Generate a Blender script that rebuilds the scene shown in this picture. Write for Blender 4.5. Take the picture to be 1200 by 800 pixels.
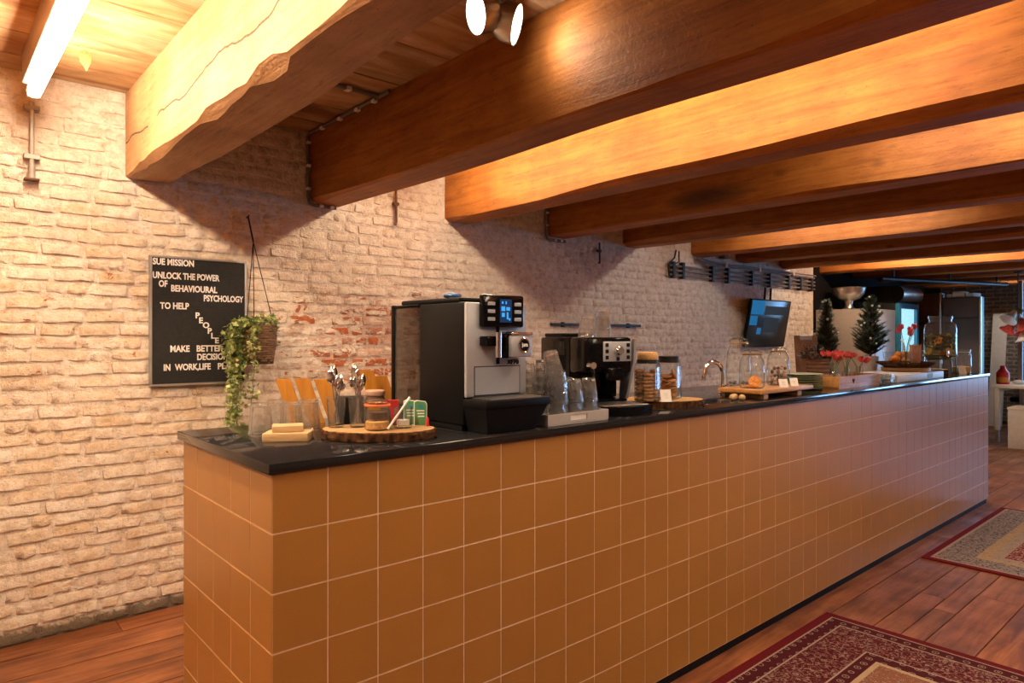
import bpy, bmesh, math, random
from mathutils import Matrix, Vector, noise as mnoise
PI = math.pi
random.seed(7)
R = random.uniform
for o in list(bpy.data.objects): bpy.data.objects.remove(o)
S = bpy.context.scene
C = S.collection
# ------------------------------------------------------------------ camera, world, exposure
YAW = 0.848783
cam = bpy.data.cameras.new('camera'); cam.sensor_width = 36; cam.lens = 36 * 789.4 / 1200; cam.shift_y = -5.3 / 1200
cam.clip_start = 0.05
co = bpy.data.objects.new('camera', cam); C.objects.link(co); S.camera = co
co.location = (0, 0, 1.45); co.rotation_euler = (PI / 2, 0, YAW - PI / 2)
W = bpy.data.worlds.new('World'); S.world = W; W.use_nodes = True
W.node_tree.nodes['Background'].inputs[0].default_value = (0.45, 0.68, 1.0, 1)
W.node_tree.nodes['Background'].inputs[1].default_value = 1.2
S.view_settings.view_transform = 'Standard'; S.view_settings.look = 'None'
S.view_settings.exposure = 0.12; S.view_settings.gamma = 1; S.view_settings.use_curve_mapping = False
S.cycles.use_denoising = True
S.cycles.max_bounces = 20; S.cycles.diffuse_bounces = 4; S.cycles.glossy_bounces = 5
S.cycles.transmission_bounces = 20; S.cycles.transparent_max_bounces = 24
S.cycles.caustics_reflective = False; S.cycles.caustics_refractive = False
S.cycles.sample_clamp_indirect = 6
TUBE_C = (1.0, 0.745, 0.49)
TUBE_E = 112
DAY_C = (0.25, 0.54, 1.0)
def light(name, kind, loc, energy, color, **k):
    l = bpy.data.lights.new(name, kind); l.energy = energy; l.color = color
    d = k.pop('dir', None)
    for a, v in k.items(): setattr(l, a, v)
    o = bpy.data.objects.new(name, l); C.objects.link(o); o.location = loc
    if d is not None: o.rotation_euler = Vector(d).to_track_quat('-Z', 'Y').to_euler()
    return o
# daylight coming in through the windows of the far end wall
for yc in (-2.6, -0.7, 1.2):
    light('window_daylight', 'AREA', (13.72, yc, 1.5), 85, DAY_C, shape='RECTANGLE', size=1.3, size_y=1.5, dir=(-1, 0, -0.05))

# ------------------------------------------------------------------ node materials
def nt(name):
    m = bpy.data.materials.new(name); m.use_nodes = True
    t = m.node_tree; b = t.nodes['Principled BSDF']
    return m, t, b
def nd(t, typ, **k):
    n = t.nodes.new(typ)
    for a, v in k.items():
        if a.startswith('_'): n.inputs[a[1:].replace('_', ' ')].default_value = v
        else: setattr(n, a, v)
    return n
def math_n(t, op, a, b=None, clamp=False):
    n = t.nodes.new('ShaderNodeMath'); n.operation = op; n.use_clamp = clamp
    for i, v in enumerate((a, b)):
        if v is None: continue
        if isinstance(v, (int, float)): n.inputs[i].default_value = v
        else: t.links.new(v, n.inputs[i])
    return n.outputs[0]
def mix(t, fac, a, b, typ='MIX'):
    n = t.nodes.new('ShaderNodeMix'); n.data_type = 'RGBA'; n.blend_type = typ
    for i, v in ((0, fac), (6, a), (7, b)):
        if isinstance(v, (int, float)): n.inputs[i].default_value = v
        elif isinstance(v, tuple): n.inputs[i].default_value = (*v[:3], 1)
        else: t.links.new(v, n.inputs[i])
    return n.outputs[2]
def ramp(t, fac, stops, interp='LINEAR'):
    n = t.nodes.new('ShaderNodeValToRGB'); n.color_ramp.interpolation = interp
    e = n.color_ramp.elements
    while len(e) < len(stops): e.new(0.5)
    for i, (p, c) in enumerate(stops):
        e[i].position = p; e[i].color = (*c, 1) if isinstance(c, tuple) else (c, c, c, 1)
    t.links.new(fac, n.inputs[0]); return n.outputs[0]
def coord(t, kind='Object', scale=(1, 1, 1), rand=False):
    if kind == 'Position': s = nd(t, 'ShaderNodeNewGeometry').outputs['Position']
    else: s = nd(t, 'ShaderNodeTexCoord').outputs[kind]
    if rand:
        oi = nd(t, 'ShaderNodeObjectInfo')
        cm = nd(t, 'ShaderNodeCombineXYZ')
        for i, k in enumerate((37.0, 19.0, 53.0)): t.links.new(math_n(t, 'MULTIPLY', oi.outputs['Random'], k), cm.inputs[i])
        va = nd(t, 'ShaderNodeVectorMath', operation='ADD'); t.links.new(s, va.inputs[0]); t.links.new(cm.outputs[0], va.inputs[1]); s = va.outputs[0]
    mp = nd(t, 'ShaderNodeMapping'); mp.inputs['Scale'].default_value = scale
    t.links.new(s, mp.inputs['Vector']); return mp.outputs[0]
def noise(t, vec, scale=5, detail=4, rough=0.55, dist=0.0):
    n = nd(t, 'ShaderNodeTexNoise', _Scale=scale, _Detail=detail, _Roughness=rough, _Distortion=dist)
    t.links.new(vec, n.inputs['Vector']); return n.outputs['Fac']
def bump(t, b, h, strength=0.3, dist=0.01):
    n = nd(t, 'ShaderNodeBump', _Strength=strength, _Distance=dist)
    t.links.new(h, n.inputs['Height']); t.links.new(n.outputs[0], b.inputs['Normal'])
def pm(name, c, rough=0.5, metal=0.0, var=0.12, scale=25, bmp=0.0, stretch=(1, 1, 1), spec=0.5, coat=0.0):
    m, t, b = nt(name)
    v = coord(t, 'Object', stretch, rand=True)
    f = noise(t, v, scale, 4)
    d = tuple(x * (1 - var) for x in c); l = tuple(min(1, x * (1 + var)) for x in c)
    t.links.new(ramp(t, f, [(0.3, d), (0.7, l)]), b.inputs['Base Color'])
    b.inputs['Roughness'].default_value = rough; b.inputs['Metallic'].default_value = metal
    b.inputs['Specular IOR Level'].default_value = spec; b.inputs['Coat Weight'].default_value = coat
    if bmp: bump(t, b, f, bmp, 0.004)
    return m
def wood(name, cols, stretch, scale=6, rough=0.5, bmp=0.15, dirt=0.35, coat=0.0):
    m, t, b = nt(name)
    v = coord(t, 'Object', stretch, rand=True)
    f = noise(t, v, scale, 7, 0.62, 0.6)
    v2 = coord(t, 'Object', (1, 1, 1), rand=True)
    g = noise(t, v2, 2.2, 4, 0.6)
    base = ramp(t, f, [(0.28, cols[0]), (0.5, cols[1]), (0.75, cols[2])])
    dk = ramp(t, g, [(0.35, 1.0), (0.62, 1.0 - dirt)])
    t.links.new(mix(t, 1.0, base, dk, 'MULTIPLY'), b.inputs['Base Color'])
    b.inputs['Roughness'].default_value = rough; b.inputs['Coat Weight'].default_value = coat; b.inputs['Coat Roughness'].default_value = 0.2
    t.links.new(ramp(t, g, [(0.3, rough * 0.75), (0.7, min(1, rough * 1.35))]), b.inputs['Roughness'])
    if bmp: bump(t, b, f, bmp, 0.006)
    return m
def emit(name, c, s):
    m, t, b = nt(name); b.inputs['Emission Color'].default_value = (*c, 1); b.inputs['Emission Strength'].default_value = s
    b.inputs['Base Color'].default_value = (0.01, 0.01, 0.01, 1); b.inputs['Specular IOR Level'].default_value = 0.1; return m
def thin_glass(name, tint=(0.95, 0.96, 0.95), ior=1.5, rough=0.03, haze=0.03, edge=0.65, power=3.5):
    m, t, b = nt(name); t.nodes.remove(b)
    out = t.nodes['Material Output']
    tr = nd(t, 'ShaderNodeBsdfTransparent')
    gl = nd(t, 'ShaderNodeBsdfGlossy'); gl.inputs['Roughness'].default_value = rough
    df = nd(t, 'ShaderNodeBsdfTranslucent'); df.inputs[0].default_value = (0.9, 0.9, 0.88, 1)
    d2 = nd(t, 'ShaderNodeBsdfDiffuse'); d2.inputs[0].default_value = (0.9, 0.9, 0.88, 1)
    lw = nd(t, 'ShaderNodeLayerWeight'); lw.inputs[0].default_value = 0.5
    f = math_n(t, 'ADD', math_n(t, 'MULTIPLY', math_n(t, 'POWER', lw.outputs['Facing'], power), edge), 0.04)
    t.links.new(mix(t, math_n(t, 'POWER', lw.outputs['Facing'], 3.0), tint, tuple(x * 0.45 for x in tint)), tr.inputs[0])
    h = nd(t, 'ShaderNodeMixShader'); h.inputs[0].default_value = 0.5; t.links.new(df.outputs[0], h.inputs[1]); t.links.new(d2.outputs[0], h.inputs[2])
    h2 = nd(t, 'ShaderNodeMixShader'); h2.inputs[0].default_value = haze; t.links.new(tr.outputs[0], h2.inputs[1]); t.links.new(h.outputs[0], h2.inputs[2])
    mx = nd(t, 'ShaderNodeMixShader')
    t.links.new(f, mx.inputs[0]); t.links.new(h2.outputs[0], mx.inputs[1]); t.links.new(gl.outputs[0], mx.inputs[2])
    t.links.new(mx.outputs[0], out.inputs[0]); return m
def real_glass(name, c=(0.97, 0.985, 0.98), ior=1.45):
    m, t, b = nt(name)
    b.inputs['Base Color'].default_value = (*c, 1); b.inputs['Transmission Weight'].default_value = 1
    b.inputs['Roughness'].default_value = 0.0; b.inputs['IOR'].default_value = ior; return m

M = {}
def brick_mat(name, red=1.0, gray=False):
    m, t, b = nt(name)
    p = coord(t, 'Position')
    at = nd(t, 'ShaderNodeAttribute', attribute_name='tone')
    n1 = noise(t, p, 3.0, 5, 0.6); n2 = noise(t, p, 22, 6, 0.7, 0.5); n3 = noise(t, p, 80, 4, 0.7); n4 = noise(t, coord(t, 'Position', (1, 1, 2.4)), 9, 6, 0.72, 0.8)
    sx = nd(t, 'ShaderNodeSeparateXYZ'); t.links.new(p, sx.inputs[0])
    wash = ramp(t, n2, [(0.3, (0.58, 0.48, 0.40)), (0.5, (0.80, 0.71, 0.62)), (0.7, (0.87, 0.81, 0.73))])
    ochre = ramp(t, n2, [(0.3, (0.52, 0.35, 0.19)), (0.7, (0.80, 0.60, 0.37))])
    if gray:
        wash = ramp(t, n2, [(0.3, (0.16, 0.15, 0.14)), (0.7, (0.36, 0.34, 0.32))]); ochre = wash
    # ochre bricks towards the left of the wall, where the wash is thin
    lm = ramp(t, math_n(t, 'ADD', math_n(t, 'MULTIPLY', sx.outputs[0], 0.16), math_n(t, 'MULTIPLY', n1, 0.35)), [(0.34, 1.0), (0.62, 0.0)])
    zm = ramp(t, math_n(t, 'ADD', math_n(t, 'MULTIPLY', sx.outputs[2], 0.3), math_n(t, 'MULTIPLY', n1, 0.12)), [(0.70, 1.0), (0.745, 0.0)])
    of = math_n(t, 'MULTIPLY', math_n(t, 'MULTIPLY', lm, zm), math_n(t, 'ADD', math_n(t, 'MULTIPLY', at.outputs['Fac'], 0.42), math_n(t, 'MULTIPLY', ramp(t, n4, [(0.42, 0.0), (0.6, 1.0)]), 0.42)))
    col = mix(t, of, wash, ochre)
    # uneven old wash: thick pale daubs and thin browner streaks that ignore the joints
    n5 = noise(t, coord(t, 'Position', (1, 1, 1.8)), 14, 7, 0.75, 1.2)
    col = mix(t, math_n(t, 'MULTIPLY', ramp(t, n5, [(0.52, 0.0), (0.62, 1.0)]), 0.0 if gray else 0.55), col, (0.88, 0.82, 0.74))
    col = mix(t, math_n(t, 'MULTIPLY', ramp(t, n5, [(0.36, 1.0), (0.46, 0.0)]), 0.0 if gray else 0.5), col, (0.47, 0.335, 0.23))
    # flaked patches that bare the red brick
    mx = ramp(t, math_n(t, 'ABSOLUTE', math_n(t, 'SUBTRACT', sx.outputs[0], 2.35)), [(0.35, 1.0), (0.95, 0.25)])
    mz = ramp(t, math_n(t, 'ABSOLUTE', math_n(t, 'SUBTRACT', sx.outputs[2], 1.42)), [(0.16, 1.0), (0.50, 0.0)])
    thr = math_n(t, 'SUBTRACT', 0.665, math_n(t, 'MULTIPLY', math_n(t, 'MULTIPLY', mx, mz), 0.21))
    thr = math_n(t, 'ADD', thr, math_n(t, 'MULTIPLY', math_n(t, 'GREATER_THAN', sx.outputs[2], 2.0), 0.04))
    rf = math_n(t, 'MULTIPLY', math_n(t, 'SUBTRACT', n4, thr), 22, clamp=True)
    rf = math_n(t, 'MULTIPLY', math_n(t, 'MULTIPLY', rf, red), math_n(t, 'ADD', 0.35, at.outputs['Fac']), clamp=True)
    redc = ramp(t, n3, [(0.35, (0.34, 0.085, 0.03)), (0.7, (0.56, 0.20, 0.09))])
    col = mix(t, rf, col, redc)
    # small dark pits
    pf = ramp(t, n3, [(0.30, 1.0), (0.37, 0.0)])
    col = mix(t, math_n(t, 'MULTIPLY', pf, 0.7), col, (0.14, 0.09, 0.06))
    # grime line along the floor
    gz = math_n(t, 'ADD', sx.outputs[2], math_n(t, 'MULTIPLY', n2, -0.10))
    gf = ramp(t, gz, [(0.0, 1.0), (0.025, 0.0)])
    col = mix(t, math_n(t, 'MULTIPLY', gf, 0.85), col, (0.075, 0.05, 0.03))
    if gray:
        cb = nd(t, 'ShaderNodeCombineXYZ'); t.links.new(sx.outputs[1], cb.inputs[0]); t.links.new(sx.outputs[2], cb.inputs[1])
        bt = nd(t, 'ShaderNodeTexBrick', _Scale=1.0, _Mortar_Size=0.008); bt.inputs['Brick Width'].default_value = 0.19; bt.inputs['Row Height'].default_value = 0.066
        bt.inputs['Color1'].default_value = (0.95, 0.9, 0.85, 1); bt.inputs['Color2'].default_value = (0.6, 0.55, 0.5, 1); bt.inputs['Mortar'].default_value = (1.5, 1.5, 1.5, 1)
        t.links.new(cb.outputs[0], bt.inputs['Vector']); col = mix(t, 1.0, col, bt.outputs['Color'], 'MULTIPLY')
    t.links.new(col, b.inputs['Base Color'])
    b.inputs['Roughness'].default_value = 0.85; b.inputs['Specular IOR Level'].default_value = 0.2
    h = math_n(t, 'ADD', math_n(t, 'ADD', math_n(t, 'MULTIPLY', n2, 0.6), math_n(t, 'MULTIPLY', n3, 0.6)), math_n(t, 'MULTIPLY', n5, 0.5))
    h = math_n(t, 'SUBTRACT', h, math_n(t, 'MULTIPLY', rf, 0.25))
    bump(t, b, h, 0.9, 0.014)
    return m
M['brick'] = brick_mat('whitewashed_brick')
M['graybrick'] = brick_mat('grey_brick', 0.25, True)
def beam_mat(name, cols, crack=None, smudge=None):
    m, t, b = nt(name)
    v = coord(t, 'Object', (9, 0.55, 9), rand=True); f = noise(t, v, 2.6, 8, 0.65, 0.7)
    g = noise(t, coord(t, 'Object', (1, 1, 1), rand=True), 3.0, 5, 0.6)
    k = noise(t, coord(t, 'Object', (1, 1, 1), rand=True), 60, 3, 0.6)
    base = ramp(t, f, [(0.25, cols[0]), (0.5, cols[1]), (0.75, cols[2])])
    col = mix(t, 1.0, base, ramp(t, g, [(0.3, (1.0, 1.0, 1.0)), (0.7, (0.66, 0.55, 0.5))]), 'MULTIPLY')
    col = mix(t, 1.0, col, ramp(t, k, [(0.24, 0.35), (0.32, 1.0)]), 'MULTIPLY')
    # knots and scuffs
    vk = nd(t, 'ShaderNodeTexVoronoi', _Scale=1.0); t.links.new(coord(t, 'Object', (3.2, 1.5, 3.2), rand=True), vk.inputs['Vector'])
    kf = ramp(t, math_n(t, 'ADD', vk.outputs['Distance'], math_n(t, 'MULTIPLY', f, 0.10)), [(0.09, 1.0), (0.14, 0.0)])
    col = mix(t, math_n(t, 'MULTIPLY', kf, 0.55), col, tuple(x * 0.35 for x in cols[0]))
    sc = ramp(t, noise(t, coord(t, 'Object', (14, 2, 14), rand=True), 4, 6, 0.75), [(0.36, 0.72), (0.46, 1.0)])
    col = mix(t, 1.0, col, sc, 'MULTIPLY')
    if smudge:
        so = nd(t, 'ShaderNodeSeparateXYZ'); t.links.new(coord(t, 'Object'), so.inputs[0])
        a_ = math_n(t, 'MULTIPLY', math_n(t, 'SUBTRACT', so.outputs[1], smudge[0]), 1 / 0.34); b_ = math_n(t, 'MULTIPLY', math_n(t, 'SUBTRACT', so.outputs[2], smudge[1]), 1 / 0.085)
        rr = math_n(t, 'ADD', math_n(t, 'ADD', math_n(t, 'MULTIPLY', a_, a_), math_n(t, 'MULTIPLY', b_, b_)), math_n(t, 'MULTIPLY', math_n(t, 'SUBTRACT', g, 0.5), 1.2))
        col = mix(t, ramp(t, rr, [(0.1, 0.75), (1.0, 0.0)]), col, (0.03, 0.018, 0.012))
    if crack:
        sx = nd(t, 'ShaderNodeSeparateXYZ'); t.links.new(coord(t, 'Object'), sx.inputs[0])
        w = noise(t, coord(t, 'Object', (0.1, 1, 0.1)), 2.6, 3, 0.5)
        dz = math_n(t, 'SUBTRACT', sx.outputs[2], math_n(t, 'ADD', math_n(t, 'MULTIPLY', sx.outputs[1], crack[1]), math_n(t, 'ADD', crack[0], math_n(t, 'MULTIPLY', w, 0.16))))
        cf = math_n(t, 'LESS_THAN', math_n(t, 'ABSOLUTE', dz), 0.0045)
        cf = math_n(t, 'MULTIPLY', cf, math_n(t, 'GREATER_THAN', noise(t, coord(t, 'Object', (0.1, 1, 0.1)), 2.2, 2), 0.40))
        col = mix(t, cf, col, (0.03, 0.012, 0.004))
    t.links.new(col, b.inputs['Base Color'])
    b.inputs['Roughness'].default_value = 0.56; b.inputs['Specular IOR Level'].default_value = 0.3
    bump(t, b, math_n(t, 'ADD', f, math_n(t, 'MULTIPLY', k, 0.5)), 0.5, 0.010)
    return m
M['beam'] = beam_mat('varnished_beam_timber', [(0.24, 0.080, 0.012), (0.40, 0.145, 0.024), (0.52, 0.21, 0.040)])
M['beam_smudged'] = beam_mat('soot_smudged_beam_timber', [(0.24, 0.080, 0.012), (0.40, 0.145, 0.024), (0.52, 0.21, 0.040)], None, (2.43, 2.36))
M['beam_overlit'] = beam_mat('overlit_beam_timber', [(0.36, 0.195, 0.085), (0.48, 0.29, 0.14), (0.56, 0.37, 0.20)], crack=(2.36, 0.0))  # paler copy of the beam timber, the tube's overexposure painted in
M['ceil'] = wood('ceiling_plank_wood', [(0.22, 0.085, 0.028), (0.50, 0.29, 0.135), (0.76, 0.62, 0.45)], (0.6, 3.4, 3.4), 2.2, 0.75, 0.2, 0.35)
M['floor'] = wood('floor_plank_wood', [(0.09, 0.028, 0.012), (0.31, 0.105, 0.038), (0.50, 0.21, 0.085)], (0.8, 8, 8), 2.5, 0.42, 0.12, 0.45)
M['dark_gap'] = pm('dark_gap', (0.03, 0.02, 0.015), 0.9)
def tile_mat():
    m, t, b = nt('caramel_glazed_tile')
    f = noise(t, coord(t, 'Object', (1, 1, 1), rand=True), 4, 3)
    oi = nd(t, 'ShaderNodeObjectInfo')
    c = mix(t, ramp(t, oi.outputs['Random'], [(0.0, 0.0), (1.0, 1.0)]), (0.40, 0.185, 0.038), (0.425, 0.198, 0.042))
    t.links.new(mix(t, 0.3, c, ramp(t, f, [(0.3, (0.36, 0.16, 0.034)), (0.7, (0.45, 0.215, 0.048))])), b.inputs['Base Color'])
    b.inputs['Roughness'].default_value = 0.33; b.inputs['Specular IOR Level'].default_value = 0.55
    bump(t, b, noise(t, coord(t, 'Object', (1, 1, 1), rand=True), 12, 2), 0.04, 0.004)
    return m
M['tile'] = tile_mat()
M['grout'] = pm('pale_grout', (0.74, 0.54, 0.38), 0.85)
def granite():
    m, t, b = nt('black_granite')
    p = coord(t, 'Object')
    vo = nd(t, 'ShaderNodeTexVoronoi', _Scale=160); t.links.new(p, vo.inputs['Vector'])
    t.links.new(ramp(t, vo.outputs['Distance'], [(0.0, (0.16, 0.15, 0.14)), (0.09, (0.014, 0.014, 0.016))]), b.inputs['Base Color'])
    b.inputs['Roughness'].default_value = 0.09; return m
M['granite'] = granite()
M['black'] = pm('black_plastic', (0.005, 0.005, 0.006), 0.5, spec=0.12)
M['blackgloss'] = pm('black_gloss_plastic', (0.004, 0.004, 0.005), 0.12, spec=0.16)
M['blackmetal'] = pm('black_metal', (0.02, 0.02, 0.02), 0.45, 0.4)
M['silver'] = pm('silver_panel', (0.40, 0.43, 0.49), 0.4, 0.25, 0.03)
M['chrome'] = pm('chrome', (0.78, 0.78, 0.78), 0.1, 1.0, 0.03)
M['steel'] = pm('brushed_steel', (0.60, 0.57, 0.53), 0.28, 1.0, 0.06, 40, 0, (1, 1, 12))
M['greymetal'] = pm('grey_painted_metal', (0.30, 0.28, 0.26), 0.5, 0.3)
M['conduit'] = pm('grey_conduit_plastic', (0.16, 0.135, 0.115), 0.5)
M['rust'] = pm('rusty_iron', (0.16, 0.08, 0.045), 0.75, 0.3, 0.35, 30, 0.3)
M['white'] = pm('white_plastic', (0.80, 0.79, 0.77), 0.45, 0, 0.04)
M['whitepaint'] = pm('white_paint', (0.72, 0.71, 0.70), 0.6, 0, 0.06)
M['plaster'] = pm('warm_plaster', (0.55, 0.46, 0.37), 0.9, 0, 0.12, 6, 0.2)
M['darkwall'] = pm('dark_panelling', (0.008, 0.007, 0.007), 0.9, 0, 0.2, 5, spec=0.1)
M['brownpanel'] = pm('dark_brown_lacquer', (0.075, 0.048, 0.036), 0.5, 0, 0.12, 4)
M['felt'] = pm('black_felt', (0.018, 0.018, 0.019), 0.95, 0, 0.2, 60, 0.0)
M['alu'] = pm('aluminium', (0.56, 0.55, 0.54), 0.35, 0.9, 0.04)
def hazed_glass(name, haze):
    m, t, b = nt(name); t.nodes.remove(b)
    g = nd(t, 'ShaderNodeBsdfGlass'); g.inputs['Roughness'].default_value = 0.0; g.inputs['IOR'].default_value = 1.42; g.inputs['Color'].default_value = (0.99, 0.99, 0.98, 1)
    a = nd(t, 'ShaderNodeBsdfTransparent'); k = nd(t, 'ShaderNodeMixShader'); k.inputs[0].default_value = 0.25
    t.links.new(g.outputs[0], k.inputs[1]); t.links.new(a.outputs[0], k.inputs[2])
    d = nd(t, 'ShaderNodeBsdfTranslucent'); d.inputs[0].default_value = (0.95, 0.95, 0.93, 1)
    e = nd(t, 'ShaderNodeBsdfDiffuse'); e.inputs[0].default_value = (0.95, 0.95, 0.93, 1)
    q = nd(t, 'ShaderNodeMixShader'); q.inputs[0].default_value = 0.5; t.links.new(d.outputs[0], q.inputs[1]); t.links.new(e.outputs[0], q.inputs[2])
    n = noise(t, coord(t, 'Object', (1, 1, 1), rand=True), 60, 3)
    h = nd(t, 'ShaderNodeMixShader'); t.links.new(ramp(t, n, [(0.4, haze * 0.3), (0.65, haze)]), h.inputs[0])
    t.links.new(k.outputs[0], h.inputs[1]); t.links.new(q.outputs[0], h.inputs[2])
    t.links.new(h.outputs[0], t.nodes['Material Output'].inputs[0]); return m
M['glass'] = hazed_glass('clear_tumbler_glass', 0.15)
M['thin'] = thin_glass('clear_jar_glass')
M['tankglass'] = thin_glass('smoked_tank_plastic', (0.40, 0.37, 0.34), 1.45, 0.08, 0.02, 0.5)
M['paleWood'] = wood('pale_wood', [(0.45, 0.28, 0.13), (0.60, 0.40, 0.20), (0.70, 0.50, 0.28)], (2, 16, 16), 4, 0.55, 0.1, 0.15)
M['slice'] = wood('cut_log_face', [(0.40, 0.22, 0.09), (0.55, 0.34, 0.15), (0.66, 0.45, 0.22)], (6, 6, 6), 4, 0.5, 0.1, 0.3)
M['bark'] = pm('log_bark', (0.07, 0.032, 0.014), 0.95, 0, 0.85, 55, 1.0, (1, 1, 0.35), spec=0.1)
M['tanboard'] = wood('honey_board_wood', [(0.46, 0.17, 0.012), (0.60, 0.25, 0.025), (0.68, 0.31, 0.04)], (14, 14, 2), 4, 0.5, 0.08, 0.15)
M['board'] = wood('orange_oak_wood', [(0.42, 0.19, 0.05), (0.56, 0.28, 0.09), (0.66, 0.36, 0.13)], (2, 16, 16), 4, 0.45, 0.08, 0.2)
M['brownwood'] = wood('brown_wood', [(0.14, 0.062, 0.028), (0.24, 0.11, 0.05), (0.32, 0.16, 0.08)], (12, 12, 1.5), 4, 0.5, 0.08, 0.2)
M['cork'] = pm('cork', (0.62, 0.38, 0.15), 0.85, 0, 0.3, 120, 0.2)
M['cookie'] = pm('oat_cookie', (0.36, 0.17, 0.055), 0.85, 0, 0.55, 70, 0.8)
M['ginger'] = pm('ginger_biscuit', (0.42, 0.18, 0.04), 0.75, 0, 0.35, 60, 0.5)
M['paper'] = pm('white_card', (0.80, 0.77, 0.72), 0.8, 0, 0.05)
M['card_print'] = pm('grey_print', (0.35, 0.33, 0.32), 0.8)
M['orange'] = pm('orange_flesh', (0.75, 0.29, 0.03), 0.45, 0, 0.25, 90, 0.2)
M['lemon'] = pm('lemon_slice', (0.50, 0.40, 0.06), 0.5, 0, 0.3, 60)
M['peel'] = pm('orange_peel', (0.78, 0.25, 0.015), 0.5, 0, 0.12, 90, 0.2)
M['sugar'] = pm('cane_sugar', (0.58, 0.33, 0.11), 0.85, 0, 0.3, 120, 0.4)
M['darkjam'] = pm('dark_brown_paste', (0.11, 0.055, 0.03), 0.4)
M['rubber'] = pm('orange_rubber', (0.70, 0.16, 0.045), 0.5)
M['red'] = pm('red_card', (0.40, 0.02, 0.02), 0.5)
M['redplastic'] = pm('red_plastic', (0.55, 0.03, 0.03), 0.35)
M['green'] = pm('green_card', (0.07, 0.25, 0.11), 0.5)
M['teal'] = pm('teal_print', (0.02, 0.24, 0.32), 0.5)
M['wax'] = pm('white_wax', (0.82, 0.78, 0.72), 0.5)
M['bluebag'] = pm('blue_plastic_bag', (0.04, 0.13, 0.34), 0.25, 0, 0.4, 30, 0.3)
M['traygrey'] = pm('warm_grey_tray', (0.42, 0.385, 0.35), 0.5, 0, 0.04)
M['plate'] = pm('sage_stoneware', (0.27, 0.285, 0.16), 0.4, 0, 0.12)
M['terracotta'] = pm('brown_clay', (0.20, 0.105, 0.06), 0.7, 0, 0.2)
M['basket'] = pm('woven_fibre', (0.17, 0.10, 0.055), 0.85, 0, 0.4, 90, 0.4)
M['cord'] = pm('black_cord', (0.012, 0.01, 0.01), 0.8)
M['soil'] = pm('dark_soil', (0.04, 0.025, 0.015), 0.95)
def leafm(name, c1, c2, c3, sc):
    m, t, b = nt(name)
    f = noise(t, coord(t, 'Object'), sc, 3)
    t.links.new(ramp(t, f, [(0.3, c1), (0.5, c2), (0.66, c3)]), b.inputs['Base Color']); b.inputs['Roughness'].default_value = 0.5
    return m
M['ivy'] = leafm('variegated_ivy', (0.07, 0.14, 0.025), (0.26, 0.33, 0.09), (0.60, 0.58, 0.30), 28)
M['fir'] = leafm('fir_needles', (0.008, 0.022, 0.010), (0.018, 0.045, 0.018), (0.04, 0.075, 0.03), 20)
M['stem'] = pm('green_stem', (0.08, 0.16, 0.05), 0.6)
M['darkleaf'] = leafm('dark_dried_leaf', (0.03, 0.018, 0.014), (0.08, 0.04, 0.028), (0.15, 0.09, 0.07), 30)
M['pink'] = pm('pink_petal', (0.78, 0.20, 0.28), 0.55, 0, 0.3, 40)
M['coral'] = pm('coral_petal', (0.66, 0.09, 0.075), 0.55, 0, 0.3, 40)
M['bag'] = pm('kraft_pink_paper', (0.55, 0.33, 0.24), 0.8, 0, 0.2, 20, 0.4)
M['drink'] = pm('fruit_water', (0.30, 0.24, 0.02), 0.2, 0, 0.75, 22)
M['mint'] = pm('mint_leaves', (0.08, 0.10, 0.015), 0.5, 0, 0.6, 30)
M['fridge'] = pm('grey_enamel', (0.33, 0.30, 0.275), 0.32, 0, 0.04)
M['cardboard'] = pm('pale_board_box', (0.62, 0.48, 0.36), 0.8, 0, 0.06)
M['tube'] = emit('lit_fluorescent_tube', TUBE_C, TUBE_E)
M['tube_mid'] = emit('lit_warm_tube', TUBE_C, TUBE_E * 0.58)
M['tube_dim'] = emit('lit_older_tube', (1.0, 0.86, 0.70), TUBE_E * 0.42)
M['lampface'] = emit('lit_lamp_face', (1.0, 0.88, 0.72), 14)
M['coolerlit'] = emit('lit_cooler_interior', (0.42, 0.80, 1.0), 2.6)
M['blueglow'] = pm('blue_glow_frame', (0.03, 0.20, 0.34), 0.3)  # glow of a lit acrylic frame put into a plain blue
M['lcd'] = emit('blue_lcd', (0.004, 0.05, 0.16), 0.5)
M['lcdmark'] = emit('lcd_glyph', (0.06, 0.42, 0.95), 0.9)
M['tvblue'] = emit('screen_reflection_blue', (0.003, 0.17, 0.42), 0.6)
M['tvdark'] = pm('dark_screen', (0.012, 0.014, 0.016), 0.12)
M['tvgrey'] = emit('screen_reflection_grey', (0.018, 0.021, 0.024), 0.4)
M['fairy'] = pm('silver_white_bauble', (0.85, 0.80, 0.72), 0.3)
M['letter'] = pm('white_letter', (0.82, 0.80, 0.77), 0.5, 0, 0.02)
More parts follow.
